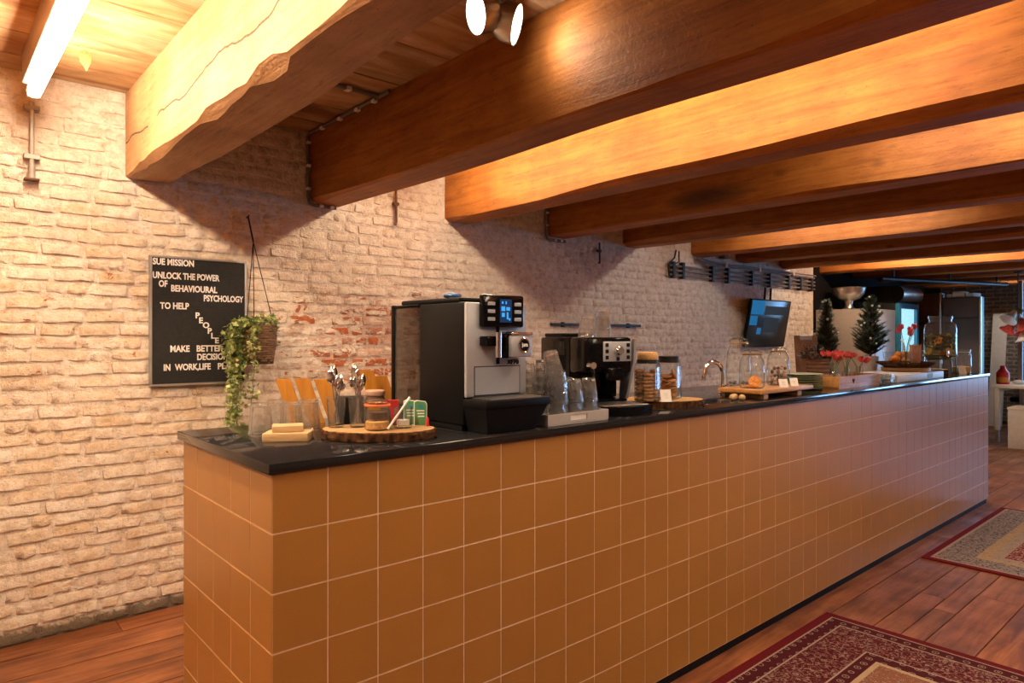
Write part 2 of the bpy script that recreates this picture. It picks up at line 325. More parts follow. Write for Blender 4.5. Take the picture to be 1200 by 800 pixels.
def rug_mat(name, hx, hy, kind):
    m, t, b = nt(name)
    p = coord(t, 'Object'); sx = nd(t, 'ShaderNodeSeparateXYZ'); t.links.new(p, sx.inputs[0])
    ex = math_n(t, 'SUBTRACT', hx, math_n(t, 'ABSOLUTE', sx.outputs[0])); ey = math_n(t, 'SUBTRACT', hy, math_n(t, 'ABSOLUTE', sx.outputs[1]))
    d = math_n(t, 'MINIMUM', ex, ey)
    def voro(scale, rnd=1.0):
        v = nd(t, 'ShaderNodeTexVoronoi', _Scale=scale, _Randomness=rnd); t.links.new(p, v.inputs['Vector']); return v
    def band(a, c): return math_n(t, 'MULTIPLY', math_n(t, 'GREATER_THAN', d, a), math_n(t, 'LESS_THAN', d, c))
    n1 = noise(t, p, 26, 1.5, 0.4); n1b = noise(t, p, 48, 1, 0.4); n2 = noise(t, p, 150, 2)
    vine = ramp(t, math_n(t, 'ABSOLUTE', math_n(t, 'SUBTRACT', n1, 0.5)), [(0.012, 1.0), (0.024, 0.0)])
    vine2 = ramp(t, math_n(t, 'ABSOLUTE', math_n(t, 'SUBTRACT', n1b, 0.5)), [(0.018, 1.0), (0.034, 0.0)])
    vs = voro(34, 0.8); vm = voro(7.4, 0.35); vg = voro(17, 0.15)
    dots = ramp(t, vs.outputs['Distance'], [(0.20, 1.0), (0.27, 0.0)])
    med = ramp(t, vm.outputs['Distance'], [(0.0, 0.3), (0.05, 1.0), (0.10, 1.0), (0.11, 0.0), (0.15, 0.0), (0.155, 1.0), (0.17, 1.0), (0.175, 0.0)], 'CONSTANT')
    medin = math_n(t, 'LESS_THAN', vm.outputs['Distance'], 0.19)
    ros = ramp(t, vg.outputs['Distance'], [(0.0, 1.0), (0.10, 0.0), (0.20, 1.0), (0.26, 0.0)], 'CONSTANT')
    lines = math_n(t, 'MAXIMUM', math_n(t, 'MAXIMUM', vine, math_n(t, 'MULTIPLY', vine2, 0.8)), dots)
    if kind == 0:
        cream, dark = (0.40, 0.29, 0.23), (0.075, 0.011, 0.014)
        ground = ramp(t, d, [(0.0, (0.13, 0.010, 0.013)), (0.045, cream), (0.053, dark), (0.115, cream), (0.123, (0.085, 0.010, 0.013)),
                 (0.315, cream), (0.323, dark), (0.385, (0.46, 0.33, 0.20)), (0.41, (0.24, 0.10, 0.055))], 'CONSTANT')
        g1 = math_n(t, 'MULTIPLY', ros, math_n(t, 'MAXIMUM', band(0.053, 0.115), band(0.323, 0.385)))
        mb_ = math_n(t, 'SUBTRACT', lines, medin, clamp=True)
        g2 = math_n(t, 'MULTIPLY', math_n(t, 'MAXIMUM', mb_, med), band(0.123, 0.315))
        g3 = math_n(t, 'MULTIPLY', lines, math_n(t, 'GREATER_THAN', d, 0.41))
        col = mix(t, math_n(t, 'MULTIPLY', g1, 0.75), ground, cream)
        col = mix(t, math_n(t, 'MULTIPLY', g2, 0.72), col, mix(t, vs.outputs['Color'], (0.42, 0.32, 0.26), (0.34, 0.14, 0.12)))
        col = mix(t, math_n(t, 'MULTIPLY', g3, 0.85), col, ramp(t, math_n(t, 'FRACT', math_n(t, 'MULTIPLY', n1b, 9.0)), [(0.0, (0.46, 0.34, 0.22)), (0.4, (0.30, 0.06, 0.05)), (0.7, (0.05, 0.06, 0.09))], 'CONSTANT'))
    else:
        cream, navy = (0.46, 0.35, 0.27), (0.045, 0.05, 0.09)
        ground = ramp(t, d, [(0.0, (0.18, 0.012, 0.015)), (0.04, cream), (0.06, (0.36, 0.28, 0.23)), (0.24, (0.50, 0.35, 0.19)), (0.30, (0.44, 0.33, 0.25)), (0.37, (0.20, 0.012, 0.018))], 'CONSTANT')
        g1 = math_n(t, 'MULTIPLY', lines, band(0.06, 0.24)); g2 = math_n(t, 'MULTIPLY', lines, band(0.24, 0.37)); g3 = math_n(t, 'MULTIPLY', lines, math_n(t, 'GREATER_THAN', d, 0.37))
        col = mix(t, math_n(t, 'MULTIPLY', g1, 0.95), ground, navy)
        col = mix(t, math_n(t, 'MULTIPLY', g2, 0.6), col, mix(t, vs.outputs['Color'], (0.10, 0.10, 0.16), (0.55, 0.30, 0.12)))
        col = mix(t, math_n(t, 'MULTIPLY', g3, 0.9), col, (0.52, 0.37, 0.29))
    col = mix(t, 1.0, col, ramp(t, n2, [(0.3, 0.72), (0.7, 1.0)]), 'MULTIPLY')
    t.links.new(col, b.inputs['Base Color']); b.inputs['Roughness'].default_value = 0.95; b.inputs['Specular IOR Level'].default_value = 0.1
    bump(t, b, n2, 0.3, 0.003); return m

# ------------------------------------------------------------------ mesh helpers
class MB:
    def __init__(s): s.v = []; s.f = []
    def add(s, vs, fs, mat=None):
        n = len(s.v)
        s.v += [tuple(mat @ Vector(p)) if mat else tuple(p) for p in vs]
        s.f += [tuple(i + n for i in f) for f in fs]; return s
    def box(s, x0, x1, y0, y1, z0, z1, mat=None):
        vs = [(x, y, z) for x in (x0, x1) for y in (y0, y1) for z in (z0, z1)]
        return s.add(vs, [(0, 1, 3, 2), (4, 6, 7, 5), (0, 4, 5, 1), (2, 3, 7, 6), (0, 2, 6, 4), (1, 5, 7, 3)], mat)
    def rbox(s, x0, x1, y0, y1, z0, z1, r=0.004, seg=2, mat=None):
        bm = bmesh.new(); bmesh.ops.create_cube(bm, size=1)
        for v in bm.verts: v.co = ((x0 + x1) / 2 + v.co.x * (x1 - x0), (y0 + y1) / 2 + v.co.y * (y1 - y0), (z0 + z1) / 2 + v.co.z * (z1 - z0))
        bmesh.ops.bevel(bm, geom=bm.edges[:], offset=r, segments=seg, affect='EDGES', profile=0.5)
        return s.bm(bm, mat)
    def bm(s, bm, mat=None):
        bm.verts.index_update()
        s.add([v.co[:] for v in bm.verts], [[v.index for v in f.verts] for f in bm.faces], mat); bm.free(); return s
    def lathe(s, prof, n=24, mat=None, cap0=False, cap1=False, mod=None):
        vs = []; fs = []
        for (r, z) in prof:
            for i in range(n):
                a = 2 * PI * i / n; k = mod(i, z) if mod else 1
                vs.append((r * k * math.cos(a), r * k * math.sin(a), z))
        for j in range(len(prof) - 1):
            for i in range(n):
                i2 = (i + 1) % n
                fs.append((j * n + i, j * n + i2, (j + 1) * n + i2, (j + 1) * n + i))
        if cap0: fs.append(tuple(range(n))[::-1])
        if cap1: fs.append(tuple((len(prof) - 1) * n + i for i in range(n)))
        return s.add(vs, fs, mat)
    def cyl(s, r, z0, z1, n=20, mat=None): return s.lathe([(r, z0), (r, z1)], n, mat, True, True)
    def tube(s, pts, r, n=8, mat=None, closed=False):
        pts = [Vector(p) for p in pts]; vs = []; fs = []; N = len(pts)
        t0 = (pts[1] - pts[0]).normalized()
        up = Vector((0, 0, 1)) if abs(t0.z) < 0.9 else Vector((1, 0, 0))
        for j, p in enumerate(pts):
            if closed: tg = pts[(j + 1) % N] - pts[j - 1]
            else: tg = (pts[min(j + 1, N - 1)] - pts[max(j - 1, 0)])
            tg.normalize(); a = up - tg * up.dot(tg)
            if a.length < 1e-5: a = tg.orthogonal()
            a.normalize(); up = a; b = tg.cross(a)
            rr = r[j] if isinstance(r, (list, tuple)) else r
            for i in range(n):
                q = 2 * PI * i / n; vs.append(p + a * rr * math.cos(q) + b * rr * math.sin(q))
        for j in range(N if closed else N - 1):
            for i in range(n):
                i2 = (i + 1) % n; j2 = (j + 1) % N
                fs.append((j * n + i, j * n + i2, j2 * n + i2, j2 * n + i))
        if not closed: fs.append(tuple(range(n))[::-1]); fs.append(tuple((N - 1) * n + i for i in range(n)))
        return s.add(vs, fs, mat)
    def prism(s, poly, h0, h1, mat=None):
        n = len(poly); vs = [(x, y, h0) for x, y in poly] + [(x, y, h1) for x, y in poly]
        fs = [tuple(range(n))[::-1], tuple(range(n, 2 * n))] + [(i, (i + 1) % n, n + (i + 1) % n, n + i) for i in range(n)]
        return s.add(vs, fs, mat)
    def ball(s, r, c=(0, 0, 0), seg=12, ring=8, sc=(1, 1, 1), mat=None):
        prof = [(r * math.sin(PI * j / ring), -r * math.cos(PI * j / ring)) for j in range(ring + 1)]
        prof[0] = (r * 0.02, -r); prof[-1] = (r * 0.02, r)
        m = Matrix.Translation(c) @ Matrix.Diagonal((*sc, 1))
        return s.lathe(prof, seg, (mat @ m) if mat else m, True, True)
    def mesh(s, name, mat, smooth=35):
        me = bpy.data.meshes.new(name); me.from_pydata(s.v, [], s.f)
        bm = bmesh.new(); bm.from_mesh(me); bmesh.ops.recalc_face_normals(bm, faces=bm.faces[:]); bm.to_mesh(me); bm.free()
        me.materials.append(M[mat] if isinstance(mat, str) else mat)
        if smooth:
            me.shade_smooth(); me.set_sharp_from_angle(angle=math.radians(smooth))
        return me
def obj(name, mb, mat, parent=None, smooth=35, loc=(0, 0, 0), rot=(0, 0, 0)):
    me = mb.mesh(name, mat, smooth) if isinstance(mb, MB) else mb
    o = bpy.data.objects.new(name, me); C.objects.link(o); o.location = loc; o.rotation_euler = rot
    if parent: o.parent = parent
    return o
def tag(o, label, cat, group=None, kind=None):
    o['label'] = label; o['category'] = cat
    if group: o['group'] = group
    if kind: o['kind'] = kind
    return o
def thing(name, label, cat, loc=(0, 0, 0), rotz=0, group=None, rot=None):
    o = bpy.data.objects.new(name, None); C.objects.link(o); o.location = loc
    o.rotation_euler = rot if rot else (0, 0, rotz); o.empty_display_size = 0.05
    return tag(o, label, cat, group)
def struct(name, mb, mat, smooth=None):
    o = obj(name, mb, mat, None, smooth); o['kind'] = 'structure'; return o
def copy_tree(o, loc=None, rot=None, label=None, parent=None):
    c = o.copy(); C.objects.link(c); c.parent = parent
    if loc is not None: c.location = loc
    if rot is not None: c.rotation_euler = rot
    if label: c['label'] = label
    for ch in o.children: copy_tree(ch, parent=c)
    return c
def T(x, y, z): return Matrix.Translation((x, y, z))
def RX(a): return Matrix.Rotation(a, 4, 'X')
def RY(a): return Matrix.Rotation(a, 4, 'Y')
def RZ(a): return Matrix.Rotation(a, 4, 'Z')
def text_mb(s, size, width=None, ext=0.0015, align='LEFT'):
    cu = bpy.data.curves.new('t', 'FONT'); cu.body = s; cu.size = size; cu.extrude = ext; cu.resolution_u = 3; cu.align_x = align; cu.offset = 0.0012 * size / 0.04
    o = bpy.data.objects.new('t', cu); C.objects.link(o)
    bpy.context.view_layer.update()
    me = bpy.data.meshes.new_from_object(o.evaluated_get(bpy.context.evaluated_depsgraph_get()))
    vs = [v.co.copy() for v in me.vertices]; fs = [tuple(p.vertices) for p in me.polygons]
    bpy.data.objects.remove(o); bpy.data.curves.remove(cu); bpy.data.meshes.remove(me)
    if width:
        x0 = min(v.x for v in vs); x1 = max(v.x for v in vs); k = width / (x1 - x0)
        for v in vs: v.x = (v.x - x0) * k
    mb = MB(); mb.add(vs, fs); return mb

# ------------------------------------------------------------------ the room
WY = 3.92; TOPZ = 1.131; CEIL = 2.70
XE = 13.5
# floor planks
fl = struct('floor', MB().box(-2, XE, -4.2, WY + 0.05, -0.06, -0.022), 'dark_gap')
ys = [3.95, 3.76, 3.53, 3.30, 3.1, 2.86, 2.62, 2.42, 2.18, 1.96, 1.76, 1.55, 1.34, 1.215, 1.11, 0.905, 0.70, 0.50, 0.27, 0.07, -0.15, -0.4, -0.64, -0.9, -1.15, -1.4, -1.65, -1.9, -2.15, -2.4, -2.65, -2.9, -3.15, -3.4, -3.65, -3.9, -4.2]
for a, b in zip(ys[1:], ys[:-1]):
    x = -2 - R(0, 1.5)
    while x < XE:
        x2 = x + R(3.0, 4.6)
        X0, X1 = max(x, -2), min(x2, XE)
        if X1 - X0 > 0.1:
            cx, cy = (X0 + X1) / 2, (a + b) / 2
            mb = MB().box(X0 - cx + 0.002, X1 - cx - 0.002, a - cy + 0.0032, b - cy - 0.0032, -0.022, R(-0.001, 0))
            obj('plank', mb, 'floor', fl, None, (cx, cy, 0))
        x = x2
# ceiling planks above the beams
ce = struct('ceiling', MB().box(-2, XE, -4.2, WY + 0.05, CEIL + 0.03, CEIL + 0.08), 'dark_gap')
y = WY; i = 0
cw = [0.22, 0.29, 0.52, 0.42, 0.48, 0.38]
while y > -4.1:
    w = cw[i % 6]; i += 1
    for (X0, X1) in ((-2, 1.9 + 0.03 * (i % 3)), (1.9 + 0.03 * (i % 3), 6.8), (6.8, XE)):
        cx, cy = (X0 + X1) / 2, y - w / 2
        mb = MB().rbox(X0 - cx + 0.001, X1 - cx - 0.001, -w / 2 + 0.005, w / 2 - 0.005, 0, 0.028, 0.002, 1)
        obj('plank', mb, 'ceil', ce, None, (cx, cy, CEIL + R(0, 0.004)))
    y -= w
# brick wall
BX1 = 8.6; COURSE = 0.066
wb = struct('wall_back', MB().box(-2, BX1, WY + 0.0065, WY + 0.25, -0.05, CEIL + 0.03), 'brick')
def brick_mesh(L, seed):
    rnd = random.Random(seed); h = 0.0535
    cols = [-L / 2, -L / 2 + 0.011, -L / 6, L / 6, L / 2 - 0.011, L / 2] if L > 0.12 else [-L / 2, -L / 2 + 0.011, 0, L / 2 - 0.011, L / 2]
    rows = [-h / 2, -h / 2 + 0.0035, h / 2 - 0.014, h / 2]
    off = rnd.uniform(-0.004, 0.003)
    vs = []; fs = []; nc = len(cols)
    tilt = rnd.uniform(-0.05, 0.05)
    for j, zz in enumerate(rows):
        for i, xx in enumerate(cols):
            edge = i in (0, nc - 1) or j in (0, 3)
            corner = i in (0, nc - 1) and j in (0, 3)
            d = (0.016 if j == 0 else 0.0085 if j == 3 else 0.011) if edge else off + rnd.uniform(-0.0025, 0.0015) + tilt * zz
            k = 0.005 if corner else 0
            vs.append((xx + rnd.uniform(-0.006, 0.006) - math.copysign(k, xx), d, zz + rnd.uniform(-0.0048, 0.0048) - math.copysign(k * 0.6, zz)))
    for j in range(3):
        for i in range(nc - 1): fs.append((j * nc + i, j * nc + i + 1, (j + 1) * nc + i + 1, (j + 1) * nc + i))
    return vs, fs, rnd.random()
LENS = (0.172, 0.083, 0.205, 0.14)
variants = {}; vmesh = {}
for L in LENS:
    variants[L] = [brick_mesh(L, int(L * 1000) * 31 + k) for k in range(7)]
def with_tone(me, tones):
    at = me.attributes.new('tone', 'FLOAT', 'POINT'); at.data.foreach_set('value', tones)
cells = []
z = 0.035; r = 0
while z < CEIL + 0.02:
    x = -1.0 - R(0, 0.17)
    while x < BX1 - 0.09:
        L = random.choices(LENS, (0.5, 0.28, 0.12, 0.10))[0] if r % 3 else random.choices(LENS, (0.35, 0.5, 0.05, 0.10))[0]
        if x + L > BX1: break
        cells.append((x + L / 2, z + R(-0.003, 0.003) + 0.004 * math.sin(x * 2.1 + r), L, random.randrange(7), R(-0.012, 0.012)))
        x += L + R(0.007, 0.013)
    z += COURSE; r += 1
cy_, sy_ = math.cos(YAW), math.sin(YAW)
def px(x, y, z):
    d = x * cy_ + y * sy_; l = x * sy_ - y * cy_
    return 600 + 789.4 * l / d, 394.7 - 789.4 * (z - 1.45) / d, d
def seen(c):
    u, v, d = px(c[0], WY, c[1])
    return d > 0.5 and -25 < u < 900 and -10 < v < 790 and not (u > 215 and v > 495) and not (178 < u < 286 and 305 < v < 445) and not (462 < u < 612 and v > 355)
near = sorted([c for c in cells if seen(c)], key=lambda c: px(c[0], WY, c[1])[2])[:300]
nearset = set(id(c) for c in near)
for c in near:
    L, k = c[2], c[3]
    if (L, k) not in vmesh:
        vs, fs, tn = variants[L][k]
        mb = MB().add(vs, fs); me = mb.mesh('brick', 'brick', 60); with_tone(me, [tn] * len(me.vertices)); vmesh[(L, k)] = me
    obj('brick', vmesh[(L, k)], None, wb, loc=(c[0], WY, c[1]), rot=(0, c[4], 0))
mb = MB(); tones = []
for c in cells:
    if id(c) in nearset: continue
    vs, fs, tn = variants[c[2]][c[3]]
    mb.add([(a_, 0.002 + b_ * max(0.35, min(1, 1.9 - c[0] * 0.45)), c_) for a_, b_, c_ in vs], fs, T(c[0], WY, c[1]) @ RY(c[4])); tones += [tn] * len(vs)
me = mb.mesh('bricks', 'brick', 60); with_tone(me, tones)
bo = obj('brickwork', me, None, wb); bo['kind'] = 'stuff'
# other walls
struct('wall_service', MB().box(BX1, XE, WY, WY + 0.25, -0.05, CEIL + 0.03), 'darkwall')
struct('wall_near', MB().box(-2.2, -2, -4.2, WY + 0.25, -0.05, CEIL + 0.03), 'plaster')
struct('wall_right', MB().box(-2, XE, -4.4, -4.2, -0.05, CEIL + 0.03), 'plaster')
mb = MB(); x0, x1 = XE, XE + 0.25
mb.box(x0, x1, -4.4, WY + 0.25, -0.05, 0.75).box(x0, x1, -4.4, WY + 0.25, 2.25, CEIL + 0.03)
for a, b in ((-4.4, -3.25), (-1.95, -1.35), (-0.05, 0.55), (1.85, WY + 0.25)): mb.box(x0, x1, a, b, 0.75, 2.25)
struct('wall_end', mb, 'graybrick')
for n, yc in enumerate((-2.6, -0.7, 1.2)):
    fr = MB(); a, b = yc - 0.65, yc + 0.65
    fr.box(x0 + 0.05, x0 + 0.11, a, a + 0.05, 0.75, 2.25).box(x0 + 0.05, x0 + 0.11, b - 0.05, b, 0.75, 2.25)
    fr.box(x0 + 0.05, x0 + 0.11, a, b, 0.75, 0.80).box(x0 + 0.05, x0 + 0.11, a, b, 2.20, 2.25)
    fr.box(x0 + 0.06, x0 + 0.10, yc - 0.02, yc + 0.02, 0.8, 2.2).box(x0 + 0.06, x0 + 0.10, a, b, 1.5, 1.54)
    w = struct('window_%d' % (n + 1), fr, 'whitepaint')
    for (p, q) in ((a + 0.05, yc - 0.02), (yc + 0.02, b - 0.05)):
        for (zl, zh) in ((0.8, 1.5), (1.54, 2.2)): obj('pane', MB().box(x0 + 0.078, x0 + 0.082, p, q, zl, zh), 'thin', w, None)
# beams
BEAMS = [(-1.25, 0.25), (-0.22, 0.25), (0.80, 0.245), (1.80, 0.22), (2.81, 0.22), (3.83, 0.23), (4.79, 0.22), (5.86, 0.24), (6.72, 0.22), (7.69, 0.22), (8.76, 0.24), (9.78, 0.22), (10.75, 0.22), (11.7, 0.22), (12.65, 0.22)]
BL = {0: 'old ceiling beam farthest from the counter, out beyond the tube lamp', 1: 'old ceiling beam on the near side of the tube lamp',
      2: 'pale split beam with hacked lower edge, ending above the letter board', 3: 'orange-brown beam beside the twin spotlight, with grey conduit along its top',
      4: 'brightly lit amber beam ending above the black coffee machine', 5: 'orange beam with a dark smudge, ending above the small espresso machine',
      6: 'dark brown beam just beyond the one with the dark smudge', 7: 'russet beam ending above the grey wall conduits', 8: 'dark beam crossing above the wall screen',
      9: 'reddish beam just before the glowing one near the fridge', 10: 'glowing amber beam ending above the grey fridge', 11: 'unlit dark beam just past the glowing amber one',
      12: 'second unlit dark beam past the glowing amber one', 13: 'third unlit dark beam past the glowing amber one', 14: 'last ceiling beam before the far windows'}
for bi, (bx, bw) in enumerate(BEAMS):
    rnd = random.Random(bi * 7 + 1); n = 70; vs = []; fs = []
    y0, y1 = WY - 0.004, -4.19
    pale = bi == 2
    for j in range(n + 1):
        yy = y0 + (y1 - y0) * (j / n) ** 1.25
        w1 = mnoise.noise((yy * (2.8 if pale else 0.9), bi * 9.1, 0.3)); w2 = mnoise.noise((yy * 0.8, bi * 5.7, 8.3))
        bite = mnoise.noise((yy * 9, bi * 3.3, 2.2))
        c1 = 0.012 + max(0, w1 + (0.12 if pale else 0.05)) * (0.09 if pale else 0.11) + (max(0, bite) * 0.045 if pale else 0)
        c1 = min(c1, 0.09); c2 = 0.014 + max(0, w2) * 0.07
        dz = 0.008 * mnoise.noise((yy * 0.7, bi * 2.2, 4.4)); dx = 0.006 * mnoise.noise((yy * 0.8, bi * 4.2, 1.4))
        zb = 2.268 + dz
        hz = c1 * (0.8 if pale else 0.6)
        ring = [(bx + dx, CEIL), (bx + dx, zb + hz + 0.12), (bx + dx, zb + hz), (bx + dx + c1, zb), (bx + bw - c2, zb), (bx + bw, zb + c2), (bx + bw, CEIL)]
        vs += [(p[0], yy, p[1]) for p in ring]
    m = 7
    for j in range(n):
        for i in range(m):
            i2 = (i + 1) % m; fs.append((j * m + i, j * m + i2, (j + 1) * m + i2, (j + 1) * m + i))
    fs.append(tuple(range(m))); fs.append(tuple(n * m + i for i in range(m))[::-1])
    o = obj('ceiling_beam', MB().add(vs, fs), 'beam_overlit' if pale else 'beam_smudged' if bi == 5 else 'beam', None, 28)
    tag(o, BL[bi], 'beam', 'old timber ceiling beams', 'thing')

# ------------------------------------------------------------------ lamps
def tube_lamp(x, y1, y0, label, mat='tube'):
    L = y1 - y0
    t = thing('fluorescent_lamp', label, 'lamp', (x, (y0 + y1) / 2, 2.60), 0, 'fluorescent tube lamps between the beams')
    obj('housing', MB().rbox(-0.045, 0.03, -L / 2, L / 2, -0.03, CEIL - 2.60 - 0.001, 0.006), 'alu', t)
    obj('tube', MB().tube([(0, -L / 2 + 0.01, -0.060), (0, L / 2 - 0.01, -0.060)], 0.027, 16), mat, t)
    for s in (-1, 1): obj('end_cap', MB().rbox(-0.026, 0.026, s * L / 2 - 0.008, s * L / 2 + 0.008, -0.086, -0.02, 0.004), 'alu', t)
    return t
tube_lamp(-0.62, 3.0, 1.54, 'added tube lamp out of view in the bay before the white wall corner')  # added unseen lamp, brightens the tiled counter end and the left wall
tube_lamp(0.385, 3.66, 2.20, 'lit tube lamp on the ceiling above the white wall corner')
tube_lamp(0.385, 2.17, 0.71, 'lit tube lamp overhead, continuing the row from the white wall corner')
tube_lamp(2.42, 3.62, 2.16, 'lit tube lamp hidden between orange beam and bright amber beam', 'tube_mid')
tube_lamp(2.42, 2.13, 0.67, 'lit tube lamp continuing the row before the bright amber beam', 'tube_mid')
tube_lamp(2.42, -0.5, -1.96, 'lit tube lamp over the room side of the near rug')
tube_lamp(1.42, 0.1, -1.36, 'lit tube lamp behind the viewer in the spotlight bay', 'tube_dim')
tube_lamp(3.43, 1.45, -0.01, 'lit tube lamp in the bay before the smudged beam', 'tube_dim')
tube_lamp(8.25, -0.5, -1.96, 'lit tube lamp over the room side beyond the far rug')
tube_lamp(5.45, 3.2, 1.74, 'lit tube lamp in the bay before the russet beam', 'tube_dim')
tube_lamp(5.45, -0.5, -1.96, 'lit tube lamp over the room side of the far rug')
tube_lamp(8.25, 3.3, 1.84, 'lit tube lamp in the bay lighting the glowing amber beam')
tube_lamp(12.2, 2.9, 1.44, 'lit tube lamp in the farthest bay', 'tube_dim')
# twin spotlight between the beams
sp = thing('twin_spotlight', 'round silver twin spotlight glowing under the ceiling beside the orange-brown beam', 'lamp', (1.58, 1.875, CEIL))
obj('ceiling_rose', MB().cyl(0.05, -0.02, -0.001, 24), 'alu', sp)
obj('bracket', MB().tube([(0, 0, -0.02), (0, 0, -0.075)], 0.012, 10).tube([(-0.045, 0.02, -0.075), (0.045, -0.015, -0.075)], 0.011, 10), 'alu', sp)
for (hx, hy, hz, nx, ny, nz) in ((-0.050, 0.022, -0.080, -0.93, 0.22, -0.28), (0.045, -0.015, -0.10, 0.62, -0.73, -0.28)):
    q = Vector((nx, ny, nz)).to_track_quat('Z', 'Y').to_matrix().to_4x4()
    mt = T(hx, hy, hz) @ q
    h = obj('lamp_head', MB().lathe([(0.02, -0.055), (0.055, -0.045), (0.070, -0.02), (0.074, 0.03), (0.070, 0.03), (0.068, 0.024)], 32, mt, True), 'steel', sp)
    obj('lens', MB().lathe([(0.002, 0.040), (0.03, 0.038), (0.055, 0.032), (0.068, 0.024)], 32, mt, True), 'lampface', h)
    obj('pivot_knob', MB().cyl(0.016, -0.075, -0.055, 16, mt), 'alu', h)
    p = Vector((1.58 + hx, 1.875 + hy, CEIL + hz)) + Vector((nx, ny, nz)).normalized() * 0.06
    light('spot_glow', 'SPOT', p, 5, (1.0, 0.80, 0.58), dir=(nx, ny, nz), spot_size=2.4, spot_blend=0.8, shadow_soft_size=0.06)

# ------------------------------------------------------------------ the counter
CX0, CY0, TS = 0.6694, 1.676, 0.152
NX, NY, NZ = 42, 5, 7
CX1 = CX0 + NX * TS; CY1 = CY0 + NY * TS; TB = 1.103
bc = thing('bar_counter', 'long bar counter clad in caramel glazed square tiles', 'counter', (0, 0, 0))
d = 0.0013
obj('body', MB().box(CX0 + d, CX1 - d, CY0 + d, CY1 - d, TB - NZ * TS, TB - 0.0005), 'grout', bc, None)
obj('plinth', MB().box(CX0 + 0.006, CX1 - 0.04, CY0 + 0.006, CY1 - 0.03, 0.0005, TB - NZ * TS), 'black', bc, None)
g = TS - 0.0032
tf = MB().rbox(-g / 2, g / 2, 0, 0.0085, -g / 2, g / 2, 0.0012, 1).mesh('tile', 'tile', None)
te = MB().rbox(0, 0.0085, -g / 2, g / 2, -g / 2, g / 2, 0.0012, 1).mesh('tile', 'tile', None)
for k in range(NZ):
    zc = TB - (k + 0.5) * TS
    for i in range(NX): obj('tile', tf, None, bc, loc=(CX0 + (i + 0.5) * TS, CY0 + R(0, 0.0005), zc), rot=(R(-0.002, 0.002), 0, R(-0.002, 0.002)))
    for j in range(NY): obj('tile', te, None, bc, loc=(CX0 + R(0, 0.0007), CY0 + (j + 0.5) * TS, zc), rot=(0, R(-0.003, 0.003), R(-0.003, 0.003)))
wt = MB().rbox(CX0 - 0.012, CX1 + 0.012, CY0 - 0.010, CY1 + 0.03, TB, TOPZ, 0.003)
tag(obj('worktop', wt, 'granite'), 'polished black granite worktop along the top of the tiled bar', 'worktop')

# ------------------------------------------------------------------ rugs
for (xa, xb, ya, yb, kind, lab) in ((1.15, 3.575, 0.02, 1.562, 0, 'dark red persian rug with cream vines at the foot of the tiled bar'),
                                    (4.935, 6.88, 0.30, 1.545, 1, 'persian rug with beige and navy border and red field near the far bar end')):
    hx, hy = (xb - xa) / 2, (yb - ya) / 2
    o = obj('persian_rug', MB().rbox(-hx, hx, -hy, hy, 0.0005, 0.010, 0.003, 1), rug_mat('woven_rug_%d' % kind, hx, hy, kind), None, None, ((xa + xb) / 2, (ya + yb) / 2, 0))
    tag(o, lab, 'rug', 'persian rugs')

# ------------------------------------------------------------------ wall things, near part
def pipe_clip(parent, x, y, z, mat='white', s=0.011):
    obj('clip', MB().rbox(x - s, x + s, y - s * 1.3, y + s * 1.3, z - s * 0.7, z + s * 0.7, 0.002, 1), mat, parent)
lb = thing('letter_board', 'black felt letter board with white slogan letters in a thin metal frame', 'letter board', (0.905, 3.90, 1.19))
obj('felt', MB().box(0.008, 0.492, -0.008, 0.006, 0.008, 0.682), 'felt', lb, None)
for k in range(48): pass
gr = MB()
for k in range(46): gr.box(0.010, 0.490, -0.0096, -0.008, 0.012 + k * 0.0145, 0.012 + k * 0.0145 + 0.011)
gv = obj('felt_ribs', gr, 'felt', lb, None); gv['kind'] = 'stuff'
for (a, b, c, d_) in ((0, 0.5, 0, 0.011), (0, 0.5, 0.679, 0.69), (0, 0.011, 0.011, 0.679), (0.489, 0.5, 0.011, 0.679)):
    obj('frame_rail', MB().rbox(a, b, -0.015, 0.015, c, d_, 0.0015, 1), 'alu', lb)
def letters(txt, x0, x1, z, size=0.047, w=True):
    mb = text_mb(txt, size, (x1 - x0) if w else None, 0.001)
    o = obj('lettering', mb, 'letter', lb, None, (x0 - 0.905, -0.0108, z - 1.19), (PI / 2, 0, 0))
    return o
for (tx, a, b, z) in (('SUE MISSION', 0.919, 1.122, 1.832), ('UNLOCK THE POWER', 0.919, 1.256, 1.760), ('OF', 0.948, 0.990, 1.716), ('BEHAVIOURAL', 1.008, 1.244, 1.694),
                      ('PSYCHOLOGY', 1.173, 1.387, 1.647), ('TO HELP', 0.954, 1.097, 1.600), ('MAKE', 1.004, 1.100, 1.371), ('BETTER', 1.136, 1.275, 1.371), ('DECISIONS', 1.139, 1.322, 1.325), ('IN', 0.972, 1.004, 1.272), ('WORK,LIFE', 1.026, 1.209, 1.272), ('PLAY', 1.247, 1.345, 1.272)):
    letters(tx, a, b, z)
for ch, a, z in (('P', 1.129, 1.553), ('E', 1.147, 1.526), ('O', 1.167, 1.500), ('P', 1.192, 1.469), ('L', 1.210, 1.442), ('E', 1.231, 1.416)): letters(ch, a, a + 0.02, z, 0.043, False)

